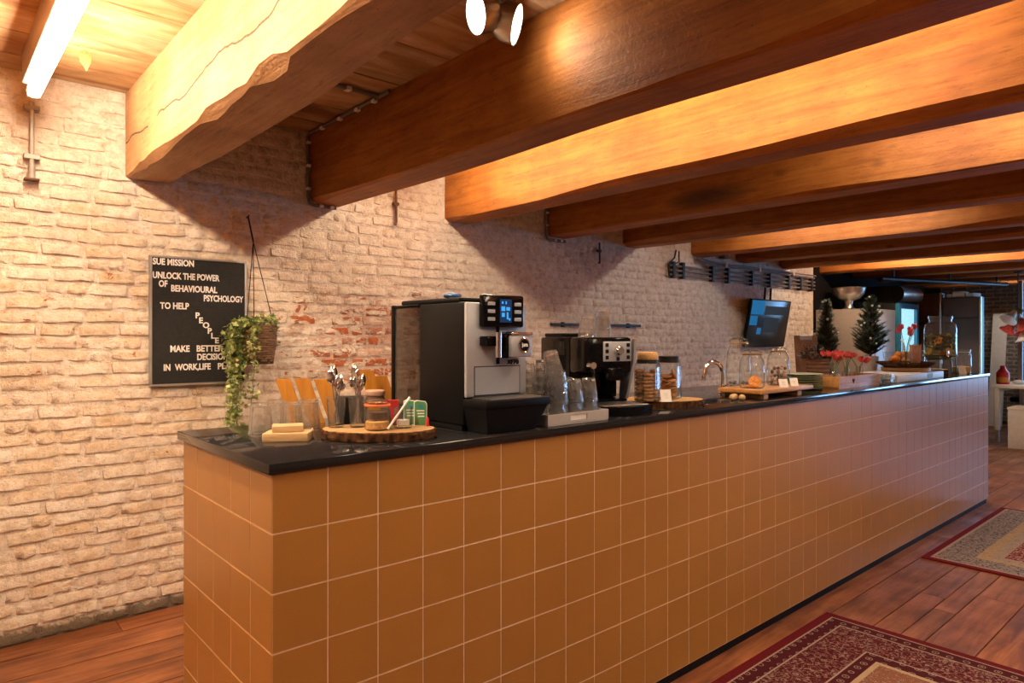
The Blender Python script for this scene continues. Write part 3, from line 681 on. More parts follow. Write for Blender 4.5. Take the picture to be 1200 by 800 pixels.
# hanging basket with trailing ivy
hp = thing('hanging_ivy_basket', 'woven hanging basket with trailing variegated ivy beside the letter board', 'potted plant', (1.435, 3.78, 1.30))
bk = MB()
for k in range(17):
    z = 0.006 + k * 0.0128; rr = 0.068 + 0.020 * min(1, z / 0.12)
    bk.tube([((rr + 0.0025 * math.sin(9 * a + k * PI)) * math.cos(a), (rr + 0.0025 * math.sin(9 * a + k * PI)) * math.sin(a), z) for a in [2 * PI * i / 36 for i in range(36)]], 0.0078, 6, None, True)
obj('basket', bk, 'basket', hp)
obj('soil', MB().cyl(0.078, 0.0, 0.19, 20), 'soil', hp)
NZ_ = (1.415 - 1.435, 0.1, 2.135 - 1.30)
obj('nail', MB().tube([(NZ_[0], 0.138, NZ_[2]), (NZ_[0], 0.10, NZ_[2] + 0.008)], 0.004, 6), 'blackmetal', hp)
kn = (-0.012, 0.055, 0.69)
obj('cord', MB().tube([(NZ_[0], 0.112, NZ_[2] + 0.003), kn], 0.005, 6).tube([kn, (-0.05, -0.06, 0.21)], 0.0026, 6).tube([kn, (-0.045, 0.07, 0.21)], 0.0026, 6).tube([kn, (0.085, 0.0, 0.21)], 0.0026, 6), 'cord', hp)
def leaf_geo(mb, p, s, rnd, n=5):
    q = Matrix.Translation(p) @ Matrix.Rotation(rnd.uniform(0, 6.28), 4, 'Z') @ Matrix.Rotation(rnd.uniform(-1.3, 1.3), 4, 'X') @ Matrix.Rotation(rnd.uniform(-0.8, 0.8), 4, 'Y')
    pts = [(0, 0, 0), (0.45, -0.1, 0.05), (0.35, 0.28, 0), (0.62, 0.45, 0.06), (0.25, 0.6, 0), (0.0, 1.05, 0.08), (-0.25, 0.6, 0), (-0.62, 0.45, 0.06), (-0.35, 0.28, 0), (-0.45, -0.1, 0.05), (0, 0.35, -0.07)]
    mb.add([(a * s, b * s, c * s) for a, b, c in pts], [(10, i, (i + 1) % 10) for i in range(10)], q)
rnd = random.Random(3); lv = MB(); vn = MB()
for k in range(11):
    a0 = rnd.uniform(2.3, 4.4); L = rnd.uniform(0.42, 0.78) if k < 8 else 0.25
    p = Vector((0.07 * math.cos(a0), 0.07 * math.sin(a0), 0.21)); pts = [p.copy(), p + Vector((0.03 * math.cos(a0), 0.03 * math.sin(a0), 0.03))]
    p = pts[-1].copy(); vx = -0.16 * rnd.uniform(0.3, 1.0) if k % 3 else -0.05; steps = int(L / 0.02)
    for j in range(steps):
        out = max(0, 1 - j / 8)
        p = p + Vector((vx * 0.12 * out + rnd.uniform(-0.005, 0.005), math.sin(a0) * 0.008 * out + rnd.uniform(-0.003, 0.003), -0.02 * (1 - 0.6 * out)))
        pts.append(p.copy())
        for q in range(3): leaf_geo(lv, p + Vector((rnd.uniform(-0.026, 0.026), rnd.uniform(-0.03, 0.02), rnd.uniform(-0.012, 0.012))), rnd.uniform(0.016, 0.030), rnd)
    vn.tube(pts, 0.0018, 5)
for k in range(170):
    a = rnd.uniform(0, 6.28); rr = 0.1 * math.sqrt(rnd.random()) + 0.005
    leaf_geo(lv, Vector((rr * math.cos(a) - 0.01, rr * math.sin(a) - 0.005, 0.21 + rnd.uniform(-0.01, 0.055))), rnd.uniform(0.016, 0.028), rnd)
for k in range(26): leaf_geo(lv, Vector((0.095 + rnd.uniform(-0.012, 0.02), rnd.uniform(-0.05, 0.03), rnd.uniform(0.1, 0.23))), rnd.uniform(0.014, 0.024), rnd)
for k in range(70): leaf_geo(lv, Vector((-0.12 + rnd.uniform(-0.05, 0.05), rnd.uniform(-0.05, 0.03), rnd.uniform(-0.02, 0.22))), rnd.uniform(0.016, 0.028), rnd)
lo = obj('foliage', lv, 'ivy', hp, None); lo['kind'] = 'stuff'
obj('vine', vn, 'stem', hp)
# conduit below the visible tube lamp
cp = thing('wall_conduit', 'short grey conduit pipe with clamps on the bright wall under the tube lamp', 'pipe', (0.40, 3.885, 2.20))
obj('pipe', MB().tube([(0, 0, 0.0), (0, 0, 0.36)], 0.011, 12), 'greymetal', cp)
for z in (0.10, 0.33): obj('clamp', MB().rbox(-0.032, 0.032, -0.012, 0.030, z - 0.012, z + 0.012, 0.003, 1), 'greymetal', cp)
obj('socket', MB().tube([(0, 0, -0.004), (0, 0, 0.055)], 0.015, 12), 'greymetal', cp); obj('flange', MB().rbox(-0.03, 0.03, -0.02, 0.030, -0.012, -0.002, 0.002, 1), 'rust', cp)
# conduit on the orange-brown beam
cb = thing('beam_conduit', 'grey conduit with white clips running along the orange-brown beam and down the wall', 'pipe', (1.79, 3.90, 2.27))
obj('pipe', MB().tube([(-0.014, -0.95, 0.415), (-0.014, -0.03, 0.412), (-0.014, -0.006, 0.40), (-0.014, -0.004, 0.36), (-0.014, -0.004, 0.03), (-0.005, -0.005, -0.005), (0.03, -0.006, -0.015), (0.17, -0.006, -0.015)], 0.010, 10), 'conduit', cb)
for y in (-0.80, -0.62, -0.42, -0.2): pipe_clip(cb, -0.014, y, 0.405, 'white', 0.012)
for z in (0.36, 0.22, 0.08): pipe_clip(cb, -0.012, -0.006, z, 'white', 0.012)
for x in (0.07, 0.14): pipe_clip(cb, x, -0.008, -0.015, 'white', 0.012)
cc = thing('ceiling_conduit', 'short grey conduit across the ceiling planks between the two nearest beams', 'pipe', (1.05, 3.05, 2.685))
obj('pipe', MB().tube([(0.0, 0, 0), (0.72, 0.0, 0)], 0.012, 10), 'conduit', cc)
for x in (0.25, 0.55): pipe_clip(cc, x, 0, -0.003, 'white', 0.014)
c4 = thing('beam_end_conduit', 'dark conduit with white clips beside the end of the dark smudged beam', 'pipe', (3.815, 3.90, 2.25))
obj('pipe', MB().tube([(-0.014, -0.004, 0.40), (-0.014, -0.004, 0.03), (-0.004, -0.005, -0.005), (0.03, -0.006, -0.012), (0.2, -0.006, -0.012)], 0.012, 10), 'conduit', c4)
for z in (0.1, 0.2): pipe_clip(c4, -0.012, -0.008, z)
for x in (0.08, 0.15): pipe_clip(c4, x, -0.008, -0.012)
def iron_hook(x, z0, z1, lab):
    h = thing('iron_wall_hook', lab, 'hook', (x, 3.90, z0), 0, 'rusty iron hooks on the brick wall')
    obj('rod', MB().tube([(0, 0, z1 - z0), (0, -0.004, 0.02), (-0.008, -0.008, 0.0), (-0.02, -0.008, 0.006)], 0.008, 8), 'rust', h)
    obj('bracket', MB().rbox(-0.022, 0.022, -0.008, 0.018, (z1 - z0) * 0.55, (z1 - z0) * 0.55 + 0.02, 0.003, 1), 'rust', h)
iron_hook(2.40, 2.20, 2.44, 'rusty iron rod hook on the wall between the two orange beams')
iron_hook(4.45, 2.09, 2.27, 'short rusty hook on the wall above the small espresso machine')
obj('paint_flake', MB().add([(0, 0, 0.08), (0.035, 0.004, 0.05), (0.03, -0.006, 0.0), (0.008, 0.002, -0.055), (-0.03, -0.004, 0.0), (-0.034, 0.006, 0.05), (0, 0.02, 0.02), (0, -0.012, 0.02)], [(7, i, (i + 1) % 6) for i in range(6)] + [(6, (i + 1) % 6, i) for i in range(6)]), 'cork', None, 60, (0.545, 3.44, CEIL - 0.05)); bpy.data.objects['paint_flake'].scale = (0.7, 0.7, 0.7); tag(bpy.data.objects['paint_flake'], 'loose beige paint flake hanging from the ceiling beside the tube lamp', 'flake')
# black rail behind the small espresso machine
rl = thing('wall_rail', 'thin black rail on the brick wall behind the small espresso machine', 'rail', (3.85, 3.895, 1.553))
obj('bar', MB().rbox(0, 1.16, -0.012, 0.012, -0.011, 0.011, 0.003, 1), 'blackmetal', rl)
for x in (0.15, 1.0): obj('bracket', MB().rbox(x - 0.012, x + 0.012, -0.004, 0.026, -0.02, 0.02, 0.002, 1), 'blackmetal', rl)
# wall conduits, far part
wc = thing('wall_conduit_run', 'three parallel grey conduits clamped along the far brick wall', 'pipes', (5.45, 3.885, 2.10))
for k, z in enumerate((0.045, 0.0, -0.045)):
    obj('pipe', MB().tube([(0.0, 0, z), (3.1, 0, z)], 0.011, 8), 'conduit', wc)
for x in (0.06, 0.22, 0.75, 1.05, 1.55, 1.95, 2.4, 2.7, 3.0): obj('clamp', MB().rbox(x - 0.02, x + 0.02, -0.02, 0.030, -0.075, 0.085, 0.004, 1), 'blackmetal', wc)
cv = thing('wall_cable', 'kinked dark cable hanging from the beam down to the grey wall conduits', 'cable', (5.46, 3.885, 2.10))
obj('cable', MB().tube([(0.10, 0, 0.2), (0.06, -0.01, 0.12), (-0.03, 0, 0.05), (-0.02, -0.004, -0.06), (0.05, 0, -0.05)], 0.008, 6).tube([(0.12, -0.02, 0.19), (0.15, 0, 0.09), (0.0, 0, 0.03)], 0.007, 6), 'cord', cv)
up = thing('upper_conduit', 'sloping grey conduits above the clamped wall pipes', 'pipes', (5.9, 3.87, 2.2))
obj('pipe', MB().tube([(0, 0, 0.045), (0.35, 0, 0.02), (0.7, 0, 0.0), (1.6, 0, 0.0), (2.6, 0, -0.01)], 0.012, 8), 'conduit', up)
obj('pipe', MB().tube([(0.0, -0.03, 0.03), (0.3, -0.02, -0.01), (0.9, -0.02, 0.02), (2.6, -0.02, 0.02)], 0.010, 8), 'conduit', up)
for x in (0.5, 1.2, 2.0): obj('clip', MB().rbox(x - 0.014, x + 0.014, -0.035, 0.045, -0.014, 0.03, 0.002, 1), 'white', up)
jb = obj('junction_box', MB().rbox(-0.045, 0.045, -0.05, 0.024, -0.06, 0.06, 0.006), 'terracotta', None, 35, (6.42, 3.895, 2.34)); tag(jb, 'small brown junction box above the wall conduits', 'junction box')
# wall screen
tv = thing('wall_screen', 'flat screen tilted down on the far brick wall, blue at its left side', 'screen', (7.24, 3.81, 1.60), 0, None, (math.radians(10), 0, 0))
obj('case', MB().rbox(-0.45, 0.45, 0.004, 0.035, -0.27, 0.27, 0.006), 'black', tv)
ss = obj('display', MB().box(-0.438, 0.438, 0.0, 0.005, -0.258, 0.258), 'tvdark', tv, None)
for (a, b, c, d_) in ((-0.43, -0.16, 0.10, 0.255), (-0.43, -0.27, -0.02, 0.085), (-0.25, -0.16, -0.12, -0.05)): obj('reflection_patch', MB().box(a, b, -0.0012, 0.0005, c, d_), 'tvblue', ss, None)  # glowing blue blocks stand in for window reflections on the glass
for (a, b, c, d_) in ((-0.13, 0.40, 0.10, 0.20), (-0.13, 0.22, -0.10, 0.07)): obj('reflection_patch', MB().box(a, b, -0.0012, 0.0005, c, d_), 'tvgrey', ss, None)  # dim glowing grey blocks, also painted screen reflections
obj('wall_bracket', MB().rbox(-0.12, 0.12, 0.035, 0.085, -0.1, 0.1, 0.005), 'blackmetal', tv)
obj('antenna_cable', MB().tube([(-0.13, 0.03, 0.26), (-0.12, 0.05, 0.40)], 0.012, 6).tube([(0.0, 0.03, 0.26), (0.01, 0.05, 0.40)], 0.012, 6), 'cord', tv)

# ------------------------------------------------------------------ glassware helpers
Z = TOPZ
def tumbler_mb(r0, r1, h, th=0.003, n=20, facet=True):
    # open end up; r0 at the foot, r1 at the rim
    out = [(0.001, 0.0), (r0 * 0.94, 0.0), (r0, 0.004), (r0 + (r1 - r0) * 0.35, h * 0.42), (r0 + (r1 - r0) * 0.62, h * 0.68), (r1 - 0.0012, h - 0.009)]
    out += [(r1 + 0.0008, h - 0.003), (r1 + 0.0004, h)]
    inn = [(r1 - th * 0.8, h), (r0 + (r1 - r0) * 0.6 - th, h * 0.66), (r0 - th * 1.1, 0.012), (0.001, 0.009)]
    md = (lambda i, z: 1 + (0.035 if (i % 2) else -0.035) * (1 if 0.003 < z < h * 0.69 else 0)) if facet else None
    return MB().lathe(out + inn, n, None, mod=md)
def inverted(mb, h):
    mb.v = [(x, -y, h - z) for x, y, z in mb.v]; return mb
# water glasses, upside down at the counter's end
gm = inverted(tumbler_mb(0.030, 0.039, 0.104), 0.104).mesh('water_glass', 'glass', 12)
for (x, y, lab) in ((0.835, 2.185, 'upturned water glass nearest the counter corner, left of the wooden blocks'), (0.925, 2.155, 'upturned water glass straight behind the small wooden block'),
                    (0.915, 2.255, 'upturned water glass in the rear of the cluster by the ivy'), (1.010, 2.205, 'upturned water glass in front of the leaning tan boards')):
    tag(obj('water_glass', gm, None, loc=(x, y, Z)), lab, 'glass', 'upturned water glasses at the counter end')
w1 = obj('wooden_block', MB().rbox(-0.068, 0.068, -0.048, 0.048, 0, 0.026, 0.003), 'paleWood', None, 35, (0.862, 2.030, Z), (0, 0, -0.62)); tag(w1, 'large pale wooden block lying on the granite before the water glasses', 'wooden block')
w2 = obj('wooden_block', MB().rbox(-0.046, 0.046, -0.034, 0.034, 0, 0.020, 0.003), 'paleWood', None, 35, (0.862, 2.035, Z + 0.0265), (0, 0, -0.40)); tag(w2, 'small pale wooden block stacked on the larger block', 'wooden block')
# tan boards leaning at the back of the counter
def tan_board(x, y, rz, h, w, lab, lean=0.055):
    t = thing('leaning_board', lab, 'wooden board', (x, y, Z), rz, 'tan wooden boards at the back of the counter')
    poly = [(0.035, 0.0), (0.035 + w, 0.0), (0.035 + w - lean, h), (0.035 - lean, h)]
    obj('face', MB().prism(poly, 0, 0.014, T(0, 0.02, 0) @ RX(PI / 2)), 'tanboard', t)
    obj('prop', MB().prism([(0.045, 0.0), (0.04 + w * 0.8, 0.0), (0.03 + w * 0.8 - lean, h * 0.9), (0.045 - lean, h * 0.9)], 0, 0.010, T(0, 0.034, 0) @ RX(PI / 2)), 'brownwood', t)
tan_board(0.99, 2.40, -0.55, 0.165, 0.052, 'tan wooden board leaning left, first of the three behind the water glasses')
tan_board(1.055, 2.385, -0.5, 0.165, 0.055, 'tan wooden board leaning left, middle of the three behind the water glasses')
tan_board(1.125, 2.37, -0.5, 0.160, 0.062, 'tan wooden board leaning left, nearest of the three to the spoons')
tan_board(1.335, 2.405, -0.45, 0.185, 0.055, 'tan wooden board upright behind the spoons')
tan_board(1.40, 2.41, -0.45, 0.160, 0.055, 'tan wooden board tucked beside the coffee machine tank')

# log slices
def log_slice(x, y, a, b, h, rz, lab, seed, nm='log_slice'):
    t = thing(nm, lab, 'wood slice', (x, y, Z), rz, 'bark-edged log slices on the worktop')
    n = 72; rn = [1 + 0.05 * mnoise.noise((math.cos(2 * PI * i / n) * 1.6, math.sin(2 * PI * i / n) * 1.6, seed)) for i in range(n)]
    P = lambda k, z: [(a * k * rn[i] * math.cos(2 * PI * i / n), b * k * rn[i] * math.sin(2 * PI * i / n), z) for i in range(n)]
    obj('core', MB().add(P(0.975, 0) + P(0.975, h), [tuple(range(n))[::-1], tuple(range(n, 2 * n))] + [(i, (i + 1) % n, n + (i + 1) % n, n + i) for i in range(n)]), 'slice', t)
    vs = P(0.974, 0.0005) + P(1.0, 0.003) + P(1.01, h * 0.35) + P(1.005, h * 0.7) + P(1.0, h - 0.004) + P(0.970, h - 0.0002)
    rb_ = random.Random(seed); vs = [(x * k_, y * k_, z) for (x, y, z), k_ in zip(vs, [1.0] * n + [1 + rb_.uniform(-0.022, 0.022) for _ in range(4 * n)] + [1 + rb_.uniform(-0.02, 0.004) for _ in range(n)])]
    obj('bark', MB().add(vs, [(j * n + i, j * n + (i + 1) % n, (j + 1) * n + (i + 1) % n, (j + 1) * n + i) for j in range(5) for i in range(n)]), 'bark', t, 12)
    return t
log_slice(1.095, 1.880, 0.180, 0.115, 0.031, YAW - PI / 2, 'bark-edged log slice carrying the spoons and sugar jar', 1.0)
Z1 = Z + 0.0312
# cutlery glasses with spoons
cg = tumbler_mb(0.024, 0.031, 0.098, 0.0022).mesh('cutlery_glass', 'thin', 12)
CG = [((1.000, 1.985), 'spoon-filled drinking glass at the tip of the log slice'), ((1.055, 1.945), 'spoon-filled drinking glass next to the orange-ringed jar')]
for (p, lab) in CG: tag(obj('cutlery_glass', cg, None, loc=(*p, Z1)), lab, 'glass', 'glasses holding spoons')
def spoon_mesh(sc):
    mb = MB()
    mb.tube([(0, 0, 0), (0.0008, 0, 0.05), (-0.001, 0, 0.10), (0, 0, 0.13)], [0.0032, 0.0026, 0.0022, 0.0026], 6, Matrix.Scale(sc, 4))
    n = 10
    for j in range(1): pass
    mb.ball(0.019, (0, 0.002, 0.150), 12, 8, (0.80, 0.28, 1.25), Matrix.Scale(sc, 4))
    return mb.mesh('teaspoon', 'chrome', 50)
sm = spoon_mesh(1.0); k = 0
rnd = random.Random(11)
for gi, (p, lab) in enumerate(CG):
    for j in range(8):
        a = j * 2 * PI / 8 + gi * 0.5; ti = rnd.uniform(0.10, 0.24)
        o = obj('teaspoon', sm, None, None, loc=(p[0] - 0.009 * math.cos(a), p[1] - 0.009 * math.sin(a), Z1 + 0.0115 + 0.003 * (j % 2)), rot=(0, 0, 0))
        o.rotation_euler = (Matrix.Rotation(a, 3, 'Z') @ Matrix.Rotation(ti, 3, 'Y') @ Matrix.Rotation(rnd.uniform(0, 3), 3, 'Z')).to_euler()
        o.scale = (1, 1, (0.92, 0.82, 1.08, 0.86, 1.0, 0.78, 0.9, 0.8)[j])
        tag(o, ['chrome teaspoon standing bowl-up in the glass at the slice tip', 'chrome teaspoon standing bowl-up in the glass by the orange-ringed jar'][gi], 'spoon', 'teaspoons in the glass %s' % ['at the slice tip', 'by the sugar jar'][gi])
# jar with orange rubber ring
sj = thing('sugar_jar', 'clip-top glass jar with orange rubber ring, brown sugar inside', 'jar', (1.068, 1.845, Z1))
obj('glass_body', MB().lathe([(0.002, 0.001), (0.034, 0.001), (0.038, 0.006), (0.0385, 0.060), (0.034, 0.070), (0.034, 0.074)], 28), 'thin', sj)
obj('rubber_ring', MB().lathe([(0.033, 0.0745), (0.040, 0.0745), (0.041, 0.077), (0.040, 0.0805), (0.033, 0.0805)], 28), 'rubber', sj)
obj('lid', MB().lathe([(0.036, 0.081), (0.038, 0.084), (0.034, 0.091), (0.025, 0.094), (0.002, 0.094)], 28), 'thin', sj)
obj('sugar', MB().lathe([(0.002, 0.004), (0.035, 0.004), (0.0365, 0.008), (0.0365, 0.026), (0.03, 0.03), (0.015, 0.022), (0.002, 0.019)], 24), 'sugar', sj)
obj('dark_paste', MB().lathe([(0.002, 0.034), (0.028, 0.034), (0.030, 0.055), (0.002, 0.056)], 20), 'darkjam', sj)
tag(obj('white_handled_spoon', MB().tube([(0, 0, 0), (0.035, -0.012, 0.05), (0.066, -0.022, 0.095)], [0.004, 0.0032, 0.0042], 8), 'white', None, 50, (1.078, 1.800, Z1 + 0.006)), 'white handled spoon leaning on the orange-ringed jar', 'spoon')
tl = thing('tealight_holder', 'clear glass tealight holder with white candle on the log slice', 'candle', (1.150, 1.828, Z1))
obj('cup', MB().lathe([(0.002, 0.001), (0.026, 0.001), (0.029, 0.005), (0.0305, 0.068), (0.0285, 0.068), (0.027, 0.010), (0.002, 0.008)], 26), 'thin', tl)
obj('candle', MB().cyl(0.020, 0.0105, 0.026, 20), 'wax', tl); obj('wick', MB().tube([(0, 0, 0.026), (0.001, 0, 0.036)], 0.0012, 5), 'cord', tl)
tag(obj('dark_jar', MB().lathe([(0.002, 0.0), (0.018, 0.0), (0.019, 0.004), (0.019, 0.045), (0.015, 0.052), (0.015, 0.062), (0.002, 0.062)], 18), 'darkjam', None, 35, (1.125, 1.895, Z1)), 'small dark brown jar behind the tealight holder', 'jar')
rb = thing('red_packet', 'small red packet behind the tealight on the log slice', 'packet', (1.165, 1.925, Z1), -0.6)
obj('box', MB().rbox(-0.025, 0.025, -0.012, 0.012, 0, 0.078, 0.002, 1), 'red', rb); obj('flap', MB().rbox(-0.0252, 0.0252, -0.0125, 0.0125, 0.0785, 0.081, 0.001, 1), 'redplastic', rb)
def green_pack(x, y, rz, lab):
    t = thing('green_card_packet', lab, 'packet', (x, y, Z1), rz, 'green card packets on the log slice')
    poly = [(-0.021, 0), (0.021, 0), (0.022, 0.070), (0.017, 0.079), (-0.012, 0.083), (-0.021, 0.078)]
    m4 = RX(PI / 2)
    obj('card', MB().prism(poly, -0.004, 0.004, m4), 'paper', t)
    g_ = obj('print', MB().prism([(a * 0.88, b * 0.95 + 0.002) for a, b in poly], 0.0042, 0.0048, m4), 'green', t)
    obj('emblem', MB().lathe([(0.001, 0.0050), (0.009, 0.0050)], 16, m4 @ T(0.002, 0.062, 0) @ Matrix.Diagonal((1, 0.6, 1, 1)), True), 'teal', g_)
    for k in range(3): obj('print_line', MB().box(-0.012 + 0.002 * k, 0.013, -0.0052, -0.0049, 0.047 - k * 0.009, 0.051 - k * 0.009), 'paper', g_, None)
    obj('swoosh', MB().prism([(-0.018, 0.004), (-0.004, 0.004), (-0.007, 0.022), (-0.018, 0.034)], 0.0050, 0.0053, m4), 'mint', g_)
green_pack(1.222, 1.838, -0.55, 'green card packet standing in front at the right end of the log slice')
green_pack(1.208, 1.878, -0.55, 'green card packet half hidden behind another green packet')
tag(obj('red_tube', MB().lathe([(0.001, 0.0), (0.005, 0.0), (0.0055, 0.002), (0.0055, 0.022), (0.003, 0.029), (0.001, 0.029)], 14), 'redplastic', None, 35, (1.232, 1.812, Z1)), 'tiny red tube standing before the green packet', 'tube')
cjx = thing('caramel_jar', 'brown jar with yellow label and pale lid behind the spoons', 'jar', (1.275, 2.22, Z))
obj('glass_body', MB().lathe([(0.002, 0), (0.036, 0), (0.040, 0.006), (0.040, 0.085), (0.033, 0.098), (0.033, 0.102)], 24), 'darkjam', cjx)
obj('label_band', MB().lathe([(0.0405, 0.050), (0.0412, 0.050), (0.0412, 0.082), (0.0405, 0.082)], 24), 'tanboard', cjx); obj('grey_band', MB().lathe([(0.0405, 0.02), (0.0412, 0.02), (0.0412, 0.048), (0.0405, 0.048)], 24), 'greymetal', cjx)
obj('lid', MB().lathe([(0.036, 0.1025), (0.037, 0.104), (0.037, 0.118), (0.034, 0.121), (0.001, 0.121)], 24, None, True), 'bag', cjx)
tag(obj('black_tin', MB().rbox(-0.05, 0.05, -0.03, 0.03, 0, 0.105, 0.006), 'black', None, 35, (1.17, 2.215, Z), (0, 0, -0.5)), 'black box behind the spoon glasses', 'tin')

# ------------------------------------------------------------------ bean-to-cup coffee machine
cm = thing('coffee_machine', 'large black and silver bean-to-cup coffee machine on the granite', 'coffee machine', (1.508, 2.02, Z), 0)
cm.scale = (0.93, 1, 1)
# local: x -0.15..0.15, y -0.24..0.24, front at -y
obj('body', MB().rbox(-0.147, 0.147, -0.215, 0.05, 0.02, 0.438, 0.008), 'black', cm)
obj('rear_body', MB().rbox(0.085, 0.147, 0.052, 0.24, 0.02, 0.438, 0.008), 'black', cm)
obj('foot_plate', MB().rbox(-0.14, 0.14, -0.20, 0.23, 0.0, 0.0195, 0.003), 'black', cm)
tk = obj('water_tank', MB().rbox(-0.147, 0.083, 0.054, 0.238, 0.055, 0.430, 0.010), 'tankglass', cm)
obj('tank_frame', MB().rbox(-0.150, -0.132, 0.222, 0.242, 0.02, 0.44, 0.004).rbox(-0.149, 0.084, 0.054, 0.24, 0.02, 0.054, 0.004).rbox(-0.149, 0.084, 0.052, 0.24, 0.431, 0.438, 0.003), 'black', cm)
fp = obj('front_panel', MB().rbox(-0.146, 0.146, -0.232, -0.216, 0.115, 0.436, 0.006), 'silver', cm)
obj('service_door', MB().rbox(-0.108, 0.108, -0.2338, -0.2325, 0.122, 0.216, 0.0005, 1), 'silver', fp)
obj('door_seam', MB().box(-0.112, 0.112, -0.2326, -0.2322, 0.118, 0.122).box(-0.112, 0.112, -0.2326, -0.2322, 0.216, 0.2195).box(-0.112, -0.108, -0.2326, -0.2322, 0.118, 0.2195).box(0.108, 0.112, -0.2326, -0.2322, 0.118, 0.2195), 'blackmetal', fp, None)
obj('spout_slot', MB().rbox(-0.008, 0.008, -0.2345, -0.2322, 0.225, 0.36, 0.0006, 1), 'blackgloss', fp)
obj('hopper_lid', MB().rbox(-0.13, 0.13, -0.17, 0.20, 0.4385, 0.456, 0.007), 'black', cm)
tag_bag = obj('plastic_bag', MB().ball(0.03, (0, 0, 0.012), 14, 8, (1.6, 0.7, 0.40)).ball(0.02, (0.045, 0.01, 0.014), 12, 8, (1.4, 0.8, 0.6)).ball(0.018, (-0.05, 0, 0.008), 12, 8, (1.3, 0.8, 0.44)), 'bluebag', None, 60, (1.45, 1.965, Z + 0.4565), (0, 0, 0.5)); tag(tag_bag, 'crumpled blue plastic bag lying on top of the coffee machine', 'bag')
dp = obj('display_panel', MB().rbox(-0.092, 0.105, -0.262, -0.2325, 0.352, 0.464, 0.008), 'blackgloss', cm)
sc_ = obj('screen', MB().box(-0.016, 0.041, -0.2632, -0.2618, 0.369, 0.449), 'lcd', dp, None)
for (a, b, c, d_) in ((0.012, 0.020, 0.425, 0.433), (0.030, 0.036, 0.424, 0.434), (0.010, 0.028, 0.400, 0.416), (0.034, 0.052, 0.402, 0.414), (0.012, 0.026, 0.380, 0.394), (0.036, 0.044, 0.372, 0.396), (0.046, 0.054, 0.368, 0.376)):
    obj('glyph', MB().box(a - 0.020, b - 0.020, -0.2640, -0.2631, c + 0.008, d_ + 0.008), 'lcdmark', sc_, None)
for sx_ in (-0.074, 0.055):
    for k in range(3): obj('button', MB().rbox(sx_, sx_ + 0.034, -0.2645, -0.2615, 0.426 - k * 0.026, 0.438 - k * 0.026, 0.0012, 1), 'silver', dp)
ms = obj('milk_spout', MB().rbox(-0.088, 0.0, -0.275, -0.2325, 0.288, 0.322, 0.004), 'blackgloss', cm)
obj('nozzle', MB().tube([(-0.045, -0.285, 0.335), (-0.045, -0.285, 0.250)], 0.0125, 12), 'chrome', ms)
cs = obj('coffee_spout', MB().rbox(0.008, 0.108, -0.300, -0.233, 0.250, 0.325, 0.006), 'silver', cm)
obj('spout_top', MB().rbox(0.004, 0.112, -0.303, -0.234, 0.3255, 0.336, 0.004), 'chrome', cs)
obj('spout_arm', MB().rbox(-0.008, 0.0075, -0.285, -0.233, 0.246, 0.33, 0.004), 'blackgloss', cs)
obj('badge_ring', MB().lathe([(0.024, 0), (0.028, 0.003), (0.024, 0.006), (0.021, 0.004)], 28, T(0.066, -0.3002, 0.290) @ RX(PI / 2)), 'chrome', cs)
bdg = obj('badge', MB().lathe([(0.0005, 0.004), (0.0215, 0.004)], 28, T(0.066, -0.3002, 0.290) @ RX(PI / 2), True), 'blackgloss', cs)
jt = text_mb('jura', 0.019, 0.030, 0.0006); obj('badge_lettering', jt, 'letter', cs, None, (0.051, -0.3052, 0.2865), (PI / 2, 0, 0))
xt = text_mb('XF70', 0.022, 0.060, 0.0006); obj('model_lettering', xt, 'blackgloss', cm, None, (0.045, -0.2328, 0.2235), (PI / 2, 0, 0))
dt = obj('drip_tray', MB().add([(-0.125, -0.318, 0.002), (0.105, -0.318, 0.002), (0.105, -0.216, 0.002), (-0.125, -0.216, 0.002), (-0.148, -0.338, 0.085), (0.150, -0.338, 0.085), (0.150, -0.216, 0.085), (-0.148, -0.216, 0.085)],
         [(0, 3, 2, 1), (4, 5, 6, 7), (0, 1, 5, 4), (1, 2, 6, 5), (2, 3, 7, 6), (3, 0, 4, 7)]), 'black', cm, None)
obj('tray_lip', MB().rbox(-0.150, 0.162, -0.342, -0.2165, 0.0855, 0.112, 0.004), 'black', dt)
gt = MB()
for k in range(6): gt.box(-0.12, 0.125, -0.330 + k * 0.018, -0.322 + k * 0.018, 0.1125, 0.1155)
obj('grate', gt, 'steel', dt, None)

# ------------------------------------------------------------------ tray with stacked glasses
tr = thing('glass_tray', 'low warm-grey tray with a handle slot, loaded with stacked tumblers', 'tray', (1.667, 1.70, Z))
obj('base', MB().rbox(0.0, 0.325, 0.0, 0.30, 0.0, 0.006, 0.002, 1), 'traygrey', tr)
fw = MB().box(0, 0.325, 0, 0.008, 0.0065, 0.014).box(0, 0.325, 0, 0.008, 0.034, 0.042).box(0, 0.115, 0, 0.008, 0.014, 0.034).box(0.205, 0.325, 0, 0.008, 0.014, 0.034)
obj('front_wall', fw, 'traygrey', tr, None); obj('slot_light', MB().rbox(0.1155, 0.2045, 0.003, 0.007, 0.0145, 0.0335, 0.001, 1), 'paper', tr)  # pale sheet stands in for light coming through the handle slot
obj('side_wall', MB().box(0, 0.008, 0.0085, 0.2915, 0.0065, 0.042), 'traygrey', tr, None); obj('side_wall', MB().box(0.317, 0.325, 0.0085, 0.2915, 0.0065, 0.042), 'traygrey', tr, None)
obj('back_wall', MB().box(0, 0.325, 0.292, 0.30, 0.0065, 0.042), 'traygrey', tr, None)
tum = inverted(tumbler_mb(0.0255, 0.037, 0.088, 0.003, 18), 0.088).mesh('tumbler', 'glass', 12)
